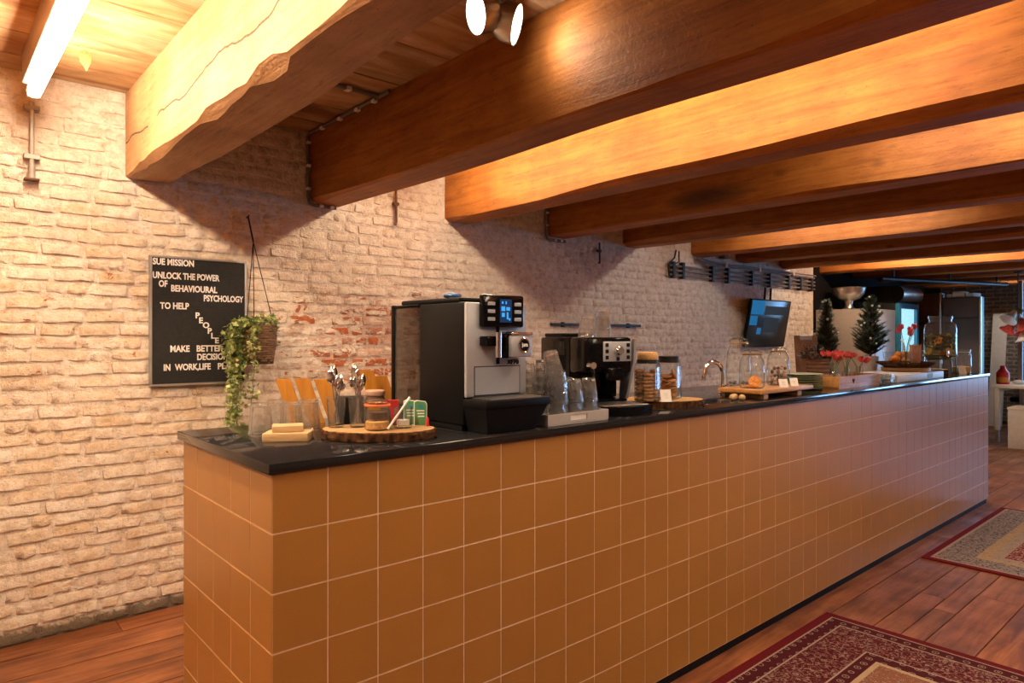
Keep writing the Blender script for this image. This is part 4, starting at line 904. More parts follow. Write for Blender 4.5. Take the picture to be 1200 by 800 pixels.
stacks = [(1.935, 1.752, 3, 'front corner stack beside the espresso machine'), (1.852, 1.750, 3, 'middle front stack on the tray'), (1.768, 1.750, 4, 'front stack carrying the leaning tumbler'),
          (1.716, 1.80, 1, None), (1.90, 1.838, 3, 'second-row stack behind the front corner stack'), (1.812, 1.838, 4, 'second-row stack behind the middle front stack'), (1.735, 1.88, 5, 'rear stack close to the coffee machine'), (1.86, 1.93, 5, 'rear stack close to the espresso machine')]
for (x, y, n, lab) in stacks:
    for k in range(n):
        o = obj('tumbler', tum, None, loc=(x, y, Z + 0.0065 + k * 0.0335), rot=(0, 0, k * 0.5))
        if n == 1: tag(o, 'single upturned tumbler at the tray corner under the drip tray', 'glass', 'stacked tumblers on the grey tray')
        else: tag(o, '%s clear tumbler, %s' % (['bottom', 'second', 'third', 'fourth', 'fifth'][k] if k < n - 1 else 'topmost', lab), 'glass', 'stacked tumblers on the grey tray')
for k, lab in enumerate(('lower of the two tumblers leaning askew on top of the front stack', 'upper of the two tumblers leaning askew on top of the front stack')):
    o = obj('tumbler', tum, None, loc=(1.768 - 0.010 * (k + 1), 1.750, Z + 0.0065 + 0.1405 + 0.0345 * k), rot=(0.0, -0.22 - 0.03 * k, 0.0)); tag(o, lab, 'glass', 'stacked tumblers on the grey tray')

# ------------------------------------------------------------------ small espresso machine
em = thing('espresso_machine', 'glossy black automatic espresso machine with silver control panel', 'espresso machine', (2.25, 2.05, Z), -0.27)
obj('body', MB().rbox(-0.125, 0.125, -0.06, 0.20, 0.05, 0.318, 0.008), 'blackgloss', em)
obj('front_head', MB().rbox(-0.125, 0.113, -0.185, -0.0605, 0.165, 0.318, 0.012), 'blackgloss', em)
obj('base', MB().rbox(-0.125, 0.125, -0.14, 0.20, 0.0, 0.0495, 0.006), 'blackgloss', em)
drp = obj('drip_tray', MB().prism([(-0.135, -0.1405)] + [(-0.135 + 0.27 * k / 10, -0.30 - 0.05 * math.sin(PI * k / 10)) for k in range(11)] + [(0.135, -0.1405)], 0.0, 0.038, None), 'blackgloss', em)
obj('grate', MB().rbox(-0.11, 0.11, -0.31, -0.16, 0.0385, 0.042, 0.001, 1), 'steel', drp)
side = [(0.0, 0.04), (0.05, 0.04), (0.13, 0.315), (0.10, 0.315)]
obj('side_trim', MB().prism([(-0.14, 0.05), (-0.09, 0.05), (-0.10, 0.15), (-0.16, 0.25), (-0.19, 0.31), (-0.205, 0.31), (-0.20, 0.22), (-0.17, 0.13)], 0, 0.012, Matrix(((0, 0, 1, 0.1135), (1, 0, 0, 0), (0, 1, 0, 0), (0, 0, 0, 1)))), 'silver', em)
cpn = obj('control_panel', MB().rbox(-0.035, 0.108, -0.192, -0.1855, 0.215, 0.300, 0.003), 'silver', em)
obj('dial', MB().lathe([(0.0005, 0.022), (0.016, 0.022), (0.019, 0.018), (0.020, 0)], 24, T(0.038, -0.1925, 0.262) @ RX(PI / 2)), 'chrome', cpn)
for (x, z) in ((-0.018, 0.285), (-0.018, 0.258), (-0.018, 0.232), (0.09, 0.285), (0.09, 0.258), (0.09, 0.232), (0.038, 0.226)): obj('button', MB().rbox(x - 0.008, x + 0.008, -0.1945, -0.1915, z - 0.008, z + 0.008, 0.001, 1), 'black', cpn)
obj('coffee_spout', MB().rbox(-0.03, 0.05, -0.225, -0.186, 0.135, 0.19, 0.008), 'blackgloss', em)
obj('steam_wand', MB().tube([(-0.10, -0.19, 0.20), (-0.10, -0.215, 0.17), (-0.10, -0.22, 0.09)], 0.007, 10), 'blackgloss', em)
obj('steam_knob', MB().lathe([(0.0005, 0.03), (0.014, 0.03), (0.017, 0.0)], 18, T(-0.1, -0.186, 0.20) @ RX(PI / 2)), 'chrome', em)
vt = MB()
for k in range(9): vt.box(-0.1265, -0.1252, -0.02 + k * 0.012, -0.014 + k * 0.012, 0.24, 0.30)
obj('side_vent', vt, 'blackmetal', em, None)
obj('bean_lid', MB().rbox(-0.11, 0.02, 0.03, 0.19, 0.3185, 0.336, 0.006), 'black', em)
zt = Z + 0.3185
g3 = inverted(tumbler_mb(0.029, 0.041, 0.092, 0.003, 20), 0.092).mesh('coffee_glass', 'glass', 12)
for (x, y, z, lab) in ((2.185, 1.985, zt, 'single upturned glass on top of the espresso machine'), (2.30, 2.00, zt, 'lower upturned glass of the pair on the espresso machine'), (2.30, 2.00, zt + 0.032, 'upper upturned glass of the pair on the espresso machine')):
    tag(obj('coffee_glass', g3, None, loc=(x, y, z)), lab, 'glass', 'glasses on top of the espresso machine')

# ------------------------------------------------------------------ cookie jars
log_slice(2.555, 1.885, 0.21, 0.135, 0.034, YAW - PI / 2 + 0.15, 'bark-edged log slice carrying the two biscuit jars', 4.0)
Z2 = Z + 0.0342
def biscuit_jar(x, y, lid, lab, rx):
    t = thing('biscuit_jar', lab, 'jar', (x, y, Z2), 0.2)
    def sq(r, z): return [(r * (abs(math.cos(a)) ** 0.45) * math.copysign(1, math.cos(a)), r * (abs(math.sin(a)) ** 0.45) * math.copysign(1, math.sin(a)), z) for a in [2 * PI * (i + 0.5) / 28 for i in range(28)]]
    prof = [(0.040, 0.001), (0.050, 0.006), (0.050, 0.150), (0.046, 0.165), (0.042, 0.172), (0.042, 0.180)]
    vs = []; fs = []
    for r_, z_ in prof: vs += sq(r_, z_)
    for j in range(len(prof) - 1):
        for i in range(28): fs.append((j * 28 + i, j * 28 + (i + 1) % 28, (j + 1) * 28 + (i + 1) % 28, (j + 1) * 28 + i))
    fs.append(tuple(range(28))[::-1])
    obj('glass_body', MB().add(vs, fs), 'thin', t)
    obj('collar', MB().lathe([(0.0425, 0.168), (0.0465, 0.168), (0.0465, 0.184), (0.0425, 0.184)], 28), 'blackmetal', t)
    if lid == 'cork': obj('cork_lid', MB().lathe([(0.001, 0.1845), (0.041, 0.1845), (0.044, 0.190), (0.044, 0.212), (0.040, 0.218), (0.001, 0.219)], 28), 'cork', t)
    else: obj('metal_lid', MB().lathe([(0.001, 0.1845), (0.045, 0.1845), (0.046, 0.188), (0.046, 0.196), (0.044, 0.198), (0.001, 0.198)], 28), 'blackmetal', t)
J1 = (2.425, 1.845); J2 = (2.590, 1.850)
biscuit_jar(*J1, 'cork', 'square glass jar of oat cookies with a thick cork lid', 0)
biscuit_jar(*J2, 'metal', 'square glass jar of ginger biscuits with a dark metal lid', 0)
def cookie_mesh(r, h, mat, seed):
    n = 14; mb = MB(); rn = [1 + 0.09 * mnoise.noise((math.cos(i * 2 * PI / n) * 2, math.sin(i * 2 * PI / n) * 2, seed)) for i in range(n)]
    prof = [(0.05, 0.0), (0.9, 0.0), (1.0, 0.35), (0.92, 0.8), (0.5, 1.0), (0.05, 1.05)]
    vs = [(r * a * rn[i] * math.cos(2 * PI * i / n), r * a * rn[i] * math.sin(2 * PI * i / n), h * b + 0.0012 * mnoise.noise((i * 1.3, j * 2.1, seed))) for j, (a, b) in enumerate(prof) for i in range(n)]
    fs = [(j * n + i, j * n + (i + 1) % n, (j + 1) * n + (i + 1) % n, (j + 1) * n + i) for j in range(5) for i in range(n)] + [tuple(range(n))[::-1], tuple(5 * n + i for i in range(n))]
    return mb.add(vs, fs).mesh('cookie', mat, 60)
ck = [cookie_mesh(0.0225, 0.0135, 'cookie', s) for s in (1.0, 2.0, 3.0)]
rnd = random.Random(5)
for lv_ in range(9):
    for (dx, dy) in ((-0.022, -0.022), (0.023, -0.021), (-0.021, 0.023), (0.022, 0.022)):
        if lv_ == 8 and dx * dy > 0: continue
        o = obj('cookie', ck[(lv_ + int(dx > 0)) % 3], None, loc=(J1[0] + dx * 1.04, J1[1] + dy * 1.04, Z2 + 0.004 + lv_ * 0.0155), rot=(rnd.uniform(-0.12, 0.12), rnd.uniform(-0.12, 0.12), rnd.uniform(0, 6)))
        tag(o, 'oat cookie piled inside the cork-lidded jar', 'cookie', 'cookies in the cork-lidded jar')
gb = [cookie_mesh(0.0235, 0.0085, 'ginger', s) for s in (4.0, 5.0, 6.0)]
for lv_ in range(6):
    for j in range(4):
        a = j * PI / 2 + lv_ * 0.7
        up_ = (j + lv_) % 3 == 0
        o = obj('ginger_biscuit', gb[(lv_ + j) % 3], None, loc=(J2[0] + 0.021 * math.cos(a), J2[1] + 0.021 * math.sin(a), Z2 + (0.024 if up_ else 0.010) + lv_ * 0.0185), rot=(rnd.uniform(0.9, 1.3) if up_ else rnd.uniform(-0.4, 0.4), rnd.uniform(-0.4, 0.4), a + PI / 2 if up_ else rnd.uniform(0, 6)))
        tag(o, 'ginger biscuit tumbled inside the dark-lidded jar', 'biscuit', 'biscuits in the dark-lidded jar')
def price_card(x, y, z, rz, w, h, lab, lean=0.30):
    t = thing('name_card', lab, 'card', (x, y, z), rz, 'small white name cards on the counter')
    obj('card', MB().box(-w / 2, w / 2, -0.0008, 0.0008, 0, h, RX(-lean)), 'paper', t, None)
    for k in range(3): obj('print_line', MB().box(-w * 0.22 + 0.002 * k, w * 0.2 - 0.004 * (k % 2), -0.0013, -0.0009, h * (0.62 - 0.16 * k), h * (0.62 - 0.16 * k) + 0.0012, RX(-lean)), 'card_print', t, None)
price_card(2.465, 1.772, Z2, -0.55, 0.050, 0.055, 'white name card leaning before the biscuit jars')
# faucet
fc = thing('faucet', 'chrome gooseneck faucet rising from the worktop', 'faucet', (3.32, 2.02, Z), 2.75)
obj('base', MB().lathe([(0.026, 0), (0.026, 0.008), (0.018, 0.014), (0.017, 0.03)], 20, None, True, True), 'chrome', fc)
pts = [(0, 0, 0.02), (0, 0, 0.115)] + [(0.055 - 0.055 * math.cos(a), 0, 0.125 + 0.058 * math.sin(a)) for a in [PI * k / 12 for k in range(13)]] + [(0.122, 0, 0.10)]
obj('spout', MB().tube(pts, 0.0115, 12), 'chrome', fc); obj('aerator', MB().cyl(0.014, 0.085, 0.10, 14, T(0.123, 0, 0)), 'chrome', fc)
obj('lever', MB().tube([(0, 0.016, 0.05), (0, 0.05, 0.062)], 0.005, 8), 'chrome', fc)
for k, (x, y) in enumerate(((3.055, 1.80), (3.085, 1.765), (3.10, 1.815))):
    tag(obj('wooden_bead', MB().ball(0.0165, (0, 0, 0.0165), 12, 8, (1, 1, 1)), 'paleWood', None, 60, (x, y, Z)), 'small pale wooden ball lying beside the serving board', 'wooden ball', 'pale wooden balls near the faucet')
# ------------------------------------------------------------------ serving board with clip jars
sb = thing('serving_board', 'orange oak serving board on little feet under the clip jars', 'serving board', (3.20, 1.725, Z))
obj('plank', MB().rbox(0, 0.58, 0, 0.25, 0.027, 0.049, 0.004), 'board', sb)
for (x, y) in ((0.05, 0.0), (0.42, 0.0)): obj('foot', MB().rbox(x, x + 0.045, 0.012, 0.238, 0, 0.0265, 0.002, 1), 'board', sb)
Z3 = Z + 0.0492
def clip_jar(x, y, z, r, h, lab, rz=0.0):
    t = thing('clip_jar', lab, 'jar', (x, y, z), rz, 'clip-top glass jars on and behind the serving board')
    obj('glass_body', MB().lathe([(0.002, 0.001), (r * 0.86, 0.001), (r * 0.98, 0.012), (r, h * 0.45), (r * 0.93, h * 0.72), (r * 0.70, h * 0.86), (r * 0.66, h * 0.90)], 28), 'thin', t)
    obj('rubber_ring', MB().lathe([(r * 0.64, h * 0.902), (r * 0.76, h * 0.902), (r * 0.77, h * 0.918), (r * 0.64, h * 0.918)], 28), 'paleWood', t)
    obj('lid', MB().lathe([(r * 0.72, h * 0.921), (r * 0.76, h * 0.935), (r * 0.72, h * 0.965), (r * 0.55, h * 0.985), (r * 0.4, h), (0.002, h)], 28), 'thin', t)
    obj('wire_clip', MB().tube([(r * 0.80 * math.cos(a), r * 0.80 * math.sin(a), h * 0.885) for a in [2 * PI * k / 24 for k in range(24)]], 0.0018, 5, None, True).tube([(-r * 0.8, 0, h * 0.885), (-r * 1.02, 0, h * 0.93), (-r * 0.8, 0, h * 0.975)], 0.0022, 6).tube([(r * 0.8, 0, h * 0.885), (r * 1.05, 0, h * 0.91), (r * 0.95, 0, h * 0.80)], 0.0022, 6), 'chrome', t)
    return t
K1 = (3.305, 1.835); K2 = (3.555, 2.055); K3 = (3.62, 1.850)
clip_jar(*K1, Z3, 0.066, 0.20, 'clip-top jar with orange slices in the bottom', 0.4)
clip_jar(*K2, Z, 0.070, 0.315, 'tallest clip-top jar standing behind the serving board', 0.6)
clip_jar(*K3, Z3, 0.062, 0.212, 'clip-top jar half filled with wrapped sweets', 0.3)
def slice_obj(p, rot, r, lab):
    t = thing('orange_slice', lab, 'orange slice', p, 0, 'orange slices in the clip jar', rot)
    obj('peel', MB().lathe([(r * 0.88, -0.003), (r, -0.002), (r, 0.002), (r * 0.88, 0.003)], 24), 'peel', t)
    for k in range(8):
        a0 = 2 * PI * k / 8 + 0.06; a1 = 2 * PI * (k + 1) / 8 - 0.06
        obj('segment', MB().prism([(r * 0.1 * math.cos((a0 + a1) / 2), r * 0.1 * math.sin((a0 + a1) / 2))] + [(r * 0.86 * math.cos(a0 + (a1 - a0) * q / 3), r * 0.86 * math.sin(a0 + (a1 - a0) * q / 3)) for q in range(4)], -0.003, 0.003), 'orange', t)
slice_obj((K1[0] - 0.020, K1[1] - 0.026, Z3 + 0.034), (0.95, 0, -0.85), 0.031, 'orange slice standing at the left inside the clip jar')
slice_obj((K1[0] + 0.026, K1[1] - 0.008, Z3 + 0.036), (1.1, 0, -0.6), 0.031, 'orange slice standing at the right inside the clip jar')
slice_obj((K1[0] - 0.006, K1[1] + 0.005, Z3 + 0.008), (0.12, 0.06, 0.0), 0.036, 'orange slice lying flat in the clip jar')
rnd = random.Random(9)
cand = [MB().ball(0.012, (0, 0, 0), 8, 6, (1, 0.8, 0.75)).mesh('sweet', mt, 60) for mt in ('bag', 'darkjam', 'terracotta')]
for lv_ in range(5):
    for j in range(6):
        a = j * PI / 3 + lv_ * 0.5; rr = 0.036 if j else 0.0
        o = obj('sweet', cand[(j + lv_) % 3], None, loc=(K3[0] + rr * math.cos(a), K3[1] + rr * math.sin(a), Z3 + 0.014 + lv_ * 0.0205), rot=(rnd.uniform(0, 3), rnd.uniform(0, 3), 0)); tag(o, 'wrapped sweet piled inside the clip jar beside the name cards', 'sweet', 'sweets in the clip jar')
for lv_ in range(3):
    for j in range(6):
        a = j * PI / 3 + lv_ * 0.5
        o = obj('dark_nut', cand[1], None, loc=(K2[0] + 0.045 * math.cos(a), K2[1] + 0.045 * math.sin(a), Z + 0.014 + lv_ * 0.0205), rot=(rnd.uniform(0, 3), 0, 0)); tag(o, 'dark nut at the bottom of the tallest clip jar', 'nut', 'nuts in the tallest clip jar')
price_card(3.475, 1.742, Z3, -0.45, 0.055, 0.046, 'white name card on the serving board, left of two')
price_card(3.615, 1.752, Z3, -0.45, 0.050, 0.046, 'white name card on the serving board, right of two')

# ------------------------------------------------------------------ plates, crate, trees
for k in range(7):
    o = obj('stoneware_plate', MB().lathe([(0.001, 0.002), (0.08, 0.0), (0.085, 0.004), (0.128, 0.010), (0.131, 0.013), (0.127, 0.0145), (0.084, 0.008), (0.001, 0.006)], 36), 'plate', None, 35, (4.06, 1.935, Z + k * 0.0136))
    tag(o, 'sage green plate, %s in the stack beside the serving board' % ['lowest', 'second', 'third', 'fourth', 'fifth', 'sixth', 'topmost'][k], 'plate', 'stack of sage green plates')
cbd = thing('clipboard_menu', 'brown wooden menu board with metal clip leaning behind the plates', 'menu board', (5.02, 2.33, Z), -0.75)
mlt = RX(-0.16)
obj('board', MB().rbox(-0.085, 0.085, -0.006, 0.006, 0.0, 0.335, 0.003, 1, mlt), 'brownwood', cbd)
obj('clip', MB().rbox(-0.045, 0.045, -0.014, -0.0065, 0.295, 0.335, 0.004, 1, mlt), 'steel', cbd)
obj('stand', MB().rbox(-0.03, 0.03, 0.05, 0.058, 0.0, 0.24, 0.002, 1, RX(0.1)), 'brownwood', cbd)
def fir_tree(x, y, pot_r, pot_h, h, wr, seed, lab, potmat):
    t = thing('small_fir_tree', lab, 'tree', (x, y, Z), 0, 'little decorated fir trees')
    rnd = random.Random(seed)
    obj('pot', MB().lathe([(0.001, 0), (pot_r * 0.75, 0), (pot_r, pot_h), (pot_r * 0.92, pot_h), (pot_r * 0.9, pot_h * 0.9), (0.001, pot_h * 0.9)], 24), potmat, t)
    obj('trunk', MB().tube([(0, 0, pot_h * 0.9), (0.004, 0, h * 0.6), (0, 0, h)], [0.010, 0.006, 0.002], 7), 'bark', t)
    nb = MB(); br = MB(); tips = []
    lv = 24
    for l in range(lv):
        f = l / (lv - 1); zb = pot_h + (h - pot_h) * (0.02 + 0.92 * f); L = wr * (1 - f) ** 0.75 * (0.85 if f > 0.05 else 0.7) + 0.015
        for q in range(max(6, int(13 - 7 * f))):
            a = rnd.uniform(0, 6.28); l2 = L * rnd.uniform(0.65, 1.15)
            p0 = Vector((0, 0, zb)); p1 = Vector((l2 * math.cos(a), l2 * math.sin(a), zb + l2 * rnd.uniform(0.45, 1.0)))
            br.tube([p0, (p0 + p1) / 2 + Vector((0, 0, -0.006)), p1], [0.0035, 0.0025, 0.0012], 4); tips.append(p1)
            n = int(14 + l2 * 260)
            for i in range(n):
                u = 0.15 + 0.85 * i / n; c = p0.lerp(p1, u)
                dr = Vector((rnd.uniform(-1, 1), rnd.uniform(-1, 1), rnd.uniform(-0.3, 1))).normalized() * 0.024 + (p1 - p0).normalized() * 0.012
                sd = dr.orthogonal().normalized() * 0.0032
                nb.add([c - sd, c + sd, c + dr], [(0, 1, 2)])
    obj('branch', br, 'bark', t); fo = obj('needles', nb, 'fir', t, None); fo['kind'] = 'stuff'
    cand_ = [p for p in tips if p.x * -0.66 + p.y * -0.75 > -0.02]; rnd.shuffle(cand_)
    ball = MB().ball(0.0095, (0, 0, 0), 10, 7).mesh('bauble', 'fairy', 60)
    for p in cand_[:13]: obj('bauble', ball, None, t, loc=p)
fir_tree(5.23, 2.29, 0.06, 0.12, 0.615, 0.095, 21, 'little fir tree with white baubles behind the wooden menu board', 'terracotta')
fir_tree(5.93, 2.23, 0.062, 0.16, 0.67, 0.155, 22, 'wider little fir tree with white baubles before the grey fridge', 'white')
cr = thing('wooden_crate', 'low open wooden crate with heart cut-out holding flower bottles', 'crate', (4.21, 1.765, Z))
obj('base', MB().box(0.006, 0.624, 0.006, 0.154, 0.0, 0.008), 'board', cr, None)
obj('front_board', MB().rbox(0, 0.63, -0.002, 0.0055, 0.0, 0.075, 0.001, 1), 'board', cr); obj('back_board', MB().rbox(0, 0.63, 0.1545, 0.162, 0.0, 0.075, 0.001, 1), 'board', cr)
for x in (0, 0.622): obj('end_board', MB().rbox(x, x + 0.008, 0.006, 0.154, 0.0085, 0.075, 0.001, 1), 'board', cr)
heart = [(0, -0.018), (0.016, 0.0), (0.018, 0.010), (0.010, 0.017), (0.0, 0.010), (-0.010, 0.017), (-0.018, 0.010), (-0.016, 0.0)]
obj('heart_shade', MB().prism(heart, 0.0021, 0.0028, T(0.21, 0, 0.042) @ RX(PI / 2)), 'bark', cr)  # dark plate on the board stands for the shade inside the opening
cpot = thing('ribbed_clay_pot', 'ribbed brown clay pot with dark dried leaves behind the crate', 'potted plant', (4.56, 2.05, Z))
pf = [(0.001, 0), (0.055, 0)]
for k in range(6): pf += [(0.058 + k * 0.0035, 0.004 + k * 0.026), (0.063 + k * 0.0035, 0.012 + k * 0.026), (0.060 + k * 0.0035, 0.025 + k * 0.026)]
pf += [(0.083, 0.160), (0.083, 0.172), (0.076, 0.172), (0.074, 0.15), (0.001, 0.15)]
obj('pot', MB().lathe(pf, 28), 'terracotta', cpot)
rnd = random.Random(31); mb = MB(); mb2 = MB()
for k in range(150):
    a = rnd.uniform(0, 6.28); rr = 0.11 * math.sqrt(rnd.random()); leaf_geo(mb, Vector((rr * math.cos(a), rr * math.sin(a), 0.17 + rnd.uniform(0, 0.10) * (1.15 - rr / 0.14))), rnd.uniform(0.020, 0.034), rnd)
for k in range(12):
    a = rnd.uniform(0, 6.28); mb2.tube([(0, 0, 0.15), (0.05 * math.cos(a), 0.05 * math.sin(a), 0.20), (0.09 * math.cos(a), 0.09 * math.sin(a), 0.26)], 0.002, 5)
fo = obj('foliage', mb, 'darkleaf', cpot, None); fo['kind'] = 'stuff'; obj('twig', mb2, 'bark', cpot)
def flower_bottle(x, y, z, r, h, stems, petal, lab, seed, spread=0.06, hs=0.17, kind='rosette'):
    t = thing('flower_bottle', lab, 'flowers', (x, y, z), 0, 'flowers in small glass bottles'); rnd = random.Random(seed)
    obj('bottle', MB().lathe([(0.001, 0.001), (r * 0.9, 0.001), (r, 0.006), (r, h * 0.6), (r * 0.55, h * 0.78), (r * 0.5, h), (r * 0.58, h)], 20), 'thin', t)
    for k in range(stems):
        a = 2 * PI * k / stems + rnd.uniform(-0.4, 0.4); s = spread * rnd.uniform(0.5, 1.0); hh = hs * rnd.uniform(0.85, 1.12)
        top = Vector((s * math.cos(a), s * math.sin(a), hh))
        fl_ = obj('flower', MB().tube([(0, 0, 0.01), (top.x * 0.25, top.y * 0.25, h), top], 0.0022, 5), 'stem', t)
        pb = MB()
        for q in range(9):
            b_ = q * 2.4; tl_ = 0.35 + 0.12 * (q % 3) if kind == 'rosette' else 0.12
            m4 = T(*top) @ RZ(b_) @ RY(tl_ * 2.2)
            n_ = 0.030 if kind == 'rosette' else 0.036
            pb.add([(0, 0, 0), (n_ * 0.45, 0.002, n_ * 0.55), (n_ * 0.30, 0, n_ * 1.15), (0, 0.004, n_ * 1.45), (-n_ * 0.30, 0, n_ * 1.15), (-n_ * 0.45, 0.002, n_ * 0.55), (0, -0.005, n_ * 0.7)], [(6, i, (i + 1) % 6) for i in range(6)], m4)
        obj('petals', pb, petal, fl_, 60)
    return t
flower_bottle(4.34, 1.85, Z + 0.0085, 0.030, 0.115, 4, 'coral', 'glass bottle of coral flowers in the crate, nearest the clay pot', 41, 0.06, 0.185)
flower_bottle(4.53, 1.85, Z + 0.0085, 0.028, 0.120, 4, 'coral', 'glass bottle of coral flowers in the middle of the crate', 42, 0.06, 0.19)
flower_bottle(4.72, 1.85, Z + 0.0085, 0.028, 0.115, 3, 'coral', 'glass bottle of coral flowers at the far end of the crate', 43, 0.06, 0.17)
def cut_glass(x, y, lab):
    t = thing('cut_glass_tealight', lab, 'candle', (x, y, Z), 0, 'cut glass tealights by the crate')
    obj('cup', MB().lathe([(0.001, 0.001), (0.030, 0.001), (0.040, 0.012), (0.045, 0.045), (0.044, 0.064), (0.041, 0.064), (0.041, 0.045), (0.034, 0.016), (0.001, 0.010)], 18, None, mod=lambda i, z: 1.03 if i % 2 else 0.97), 'glass', t, 20)
    obj('candle', MB().cyl(0.022, 0.0165, 0.034, 16), 'wax', t)
cut_glass(4.925, 1.745, 'cut glass tealight cup at the crate end, by the worktop edge')
cut_glass(5.02, 1.815, 'cut glass tealight cup just behind its twin at the crate end')

# ------------------------------------------------------------------ far end of the counter
wtb = thing('white_tray', 'broad white raised tray near the far end of the worktop', 'tray', (5.10, 1.74, Z))
obj('slab', MB().rbox(0, 0.98, 0, 0.37, 0.0, 0.050, 0.004), 'white', wtb)
obj('front_label', MB().box(0.60, 0.72, -0.0012, 0.0002, 0.006, 0.044), 'traygrey', wtb, None)
zt = Z + 0.0505
cs_ = thing('wooden_cake_stand', 'wooden cake stand made of a broad log slice, on the white tray', 'cake stand', (5.82, 1.93, zt))
obj('foot', MB().lathe([(0.001, 0), (0.165, 0), (0.17, 0.004), (0.17, 0.028), (0.165, 0.032), (0.001, 0.032)], 30), 'slice', cs_)
obj('dish', MB().lathe([(0.001, 0.0325), (0.15, 0.0325), (0.20, 0.060), (0.205, 0.072), (0.198, 0.074), (0.19, 0.068), (0.001, 0.064)], 30), 'bark', cs_)
zs = zt + 0.066
vase = flower_bottle(5.80, 1.92, zs, 0.035, 0.13, 5, 'pink', 'clear vase of pink tulips on the wooden cake stand', 51, 0.085, 0.23, 'tulip')
tag(obj('tangerine', MB().ball(0.032, (0, 0, 0.030), 14, 9, (1, 1, 0.92)), 'peel', None, 60, (5.70, 1.96, zs + 0.003)), 'tangerine at the left of the wooden cake stand', 'fruit')
pbg = thing('paper_bag', 'crinkled pinkish paper bag of treats beside the tulip vase', 'bag', (5.915, 1.89, zs), 0.3)
pv = []; n = 16
for j, z in enumerate((0, 0.03, 0.07, 0.11, 0.135)):
    for i in range(n):
        a = 2 * PI * i / n; rr = (0.045 + 0.008 * (j > 0)) * (1 + (0.13 if i % 2 else -0.08) * (j / 4)); pv.append((rr * math.cos(a), rr * 0.75 * math.sin(a), z + (0.012 * (i % 2) if j == 4 else 0)))
obj('bag', MB().add(pv, [(j * n + i, j * n + (i + 1) % n, (j + 1) * n + (i + 1) % n, (j + 1) * n + i) for j in range(4) for i in range(n)] + [tuple(range(n))[::-1]]), 'bag', pbg, 20)
for k, (a, b, c) in enumerate(((-0.02, 0, 0.11), (0.02, 0.01, 0.115), (0.0, -0.012, 0.112))): obj('treat', MB().ball(0.02, (a, b, c), 10, 7), 'paper', pbg, 60)
# bowl of clementines behind the dispenser
bw = thing('glass_fruit_bowl', 'clear glass bowl of clementines between cake stand and drink dispenser', 'bowl', (6.42, 2.16, Z))
obj('bowl', MB().lathe([(0.001, 0.001), (0.07, 0.001), (0.075, 0.006), (0.12, 0.07), (0.14, 0.15), (0.145, 0.19)], 28), 'thin', bw)
tang = MB().ball(0.034, (0, 0, 0), 12, 8, (1, 1, 0.9)).mesh('clementine', 'peel', 60)
for k, (dx, dy, dz) in enumerate(((0, 0, 0.038), (0.066, 0.0, 0.062), (-0.066, 0.01, 0.062), (0, 0.07, 0.064), (0.0, -0.068, 0.064), (0.05, 0.052, 0.118), (-0.052, 0.05, 0.118), (0.048, -0.052, 0.118), (-0.05, -0.05, 0.118), (0, 0, 0.152), (0.075, 0, 0.165), (-0.074, 0, 0.165), (0, -0.075, 0.17))):
    tag(obj('clementine', tang, None, loc=(6.42 + dx, 2.16 + dy, Z + dz)), 'clementine heaped in the glass bowl', 'fruit', 'clementines in the glass bowl')
dd = thing('drink_dispenser', 'big glass drink dispenser with fruit and mint on a black wire stand', 'drink dispenser', (6.58, 1.91, Z))
sw = MB()
for k in range(4):
    a = PI / 4 + k * PI / 2 + 0.45; sw_ = MB().tube([(0.145 * math.cos(a), 0.145 * math.sin(a), 0.003), (0.128 * math.cos(a), 0.128 * math.sin(a), 0.16)], 0.0042, 6); obj('stand_leg', sw_, 'blackmetal', dd)
obj('stand_ring', MB().tube([(0.128 * math.cos(2 * PI * i / 30), 0.128 * math.sin(2 * PI * i / 30), 0.16) for i in range(30)], 0.0042, 6, None, True).tube([(0.10 * math.cos(2 * PI * i / 30), 0.10 * math.sin(2 * PI * i / 30), 0.13) for i in range(30)], 0.0042, 6, None, True).tube([(-0.1, 0, 0.13), (0.1, 0, 0.13)], 0.004, 6).tube([(0, -0.1, 0.13), (0, 0.1, 0.13)], 0.004, 6), 'blackmetal', dd)
obj('glass_body', MB().lathe([(0.001, 0.136), (0.10, 0.136), (0.118, 0.15), (0.122, 0.17), (0.122, 0.385), (0.112, 0.425), (0.085, 0.448), (0.085, 0.47)], 36), 'thin', dd)
obj('rim', MB().lathe([(0.083, 0.4705), (0.090, 0.471), (0.092, 0.482), (0.090, 0.497), (0.083, 0.498)], 32), 'thin', dd)
obj('drink', MB().lathe([(0.001, 0.142), (0.098, 0.142), (0.115, 0.155), (0.119, 0.175), (0.119, 0.345), (0.001, 0.345)], 32), thin_glass('fruit_water', (0.93, 0.80, 0.38), 1.33), dd)
ml = MB(); rnd = random.Random(61)
for k in range(300):
    a = rnd.uniform(0, 6.28); rr = 0.112 * math.sqrt(rnd.random()); leaf_geo(ml, Vector((rr * math.cos(a), rr * math.sin(a), rnd.uniform(0.22, 0.33))), rnd.uniform(0.022, 0.034), rnd)
fo = obj('mint_leaves', ml, 'mint', dd, None); fo['kind'] = 'stuff'
for k in range(12):
    a = k * 2.4; zz = 0.17 + (k % 6) * 0.03; rr = 0.085
    obj('citrus_slice', MB().lathe([(0.001, -0.003), (0.030, -0.003), (0.032, 0), (0.030, 0.003), (0.001, 0.003)], 16, T(rr * math.cos(a), rr * math.sin(a), zz) @ RZ(a) @ RY(1.3)), 'orange' if k % 4 == 0 else 'lemon', dd)
obj('tap', MB().tube([(-0.098, -0.070, 0.175), (-0.125, -0.090, 0.175), (-0.130, -0.093, 0.155)], 0.010, 10).rbox(-0.137, -0.121, -0.100, -0.084, 0.178, 0.205, 0.003, 1), 'chrome', dd)
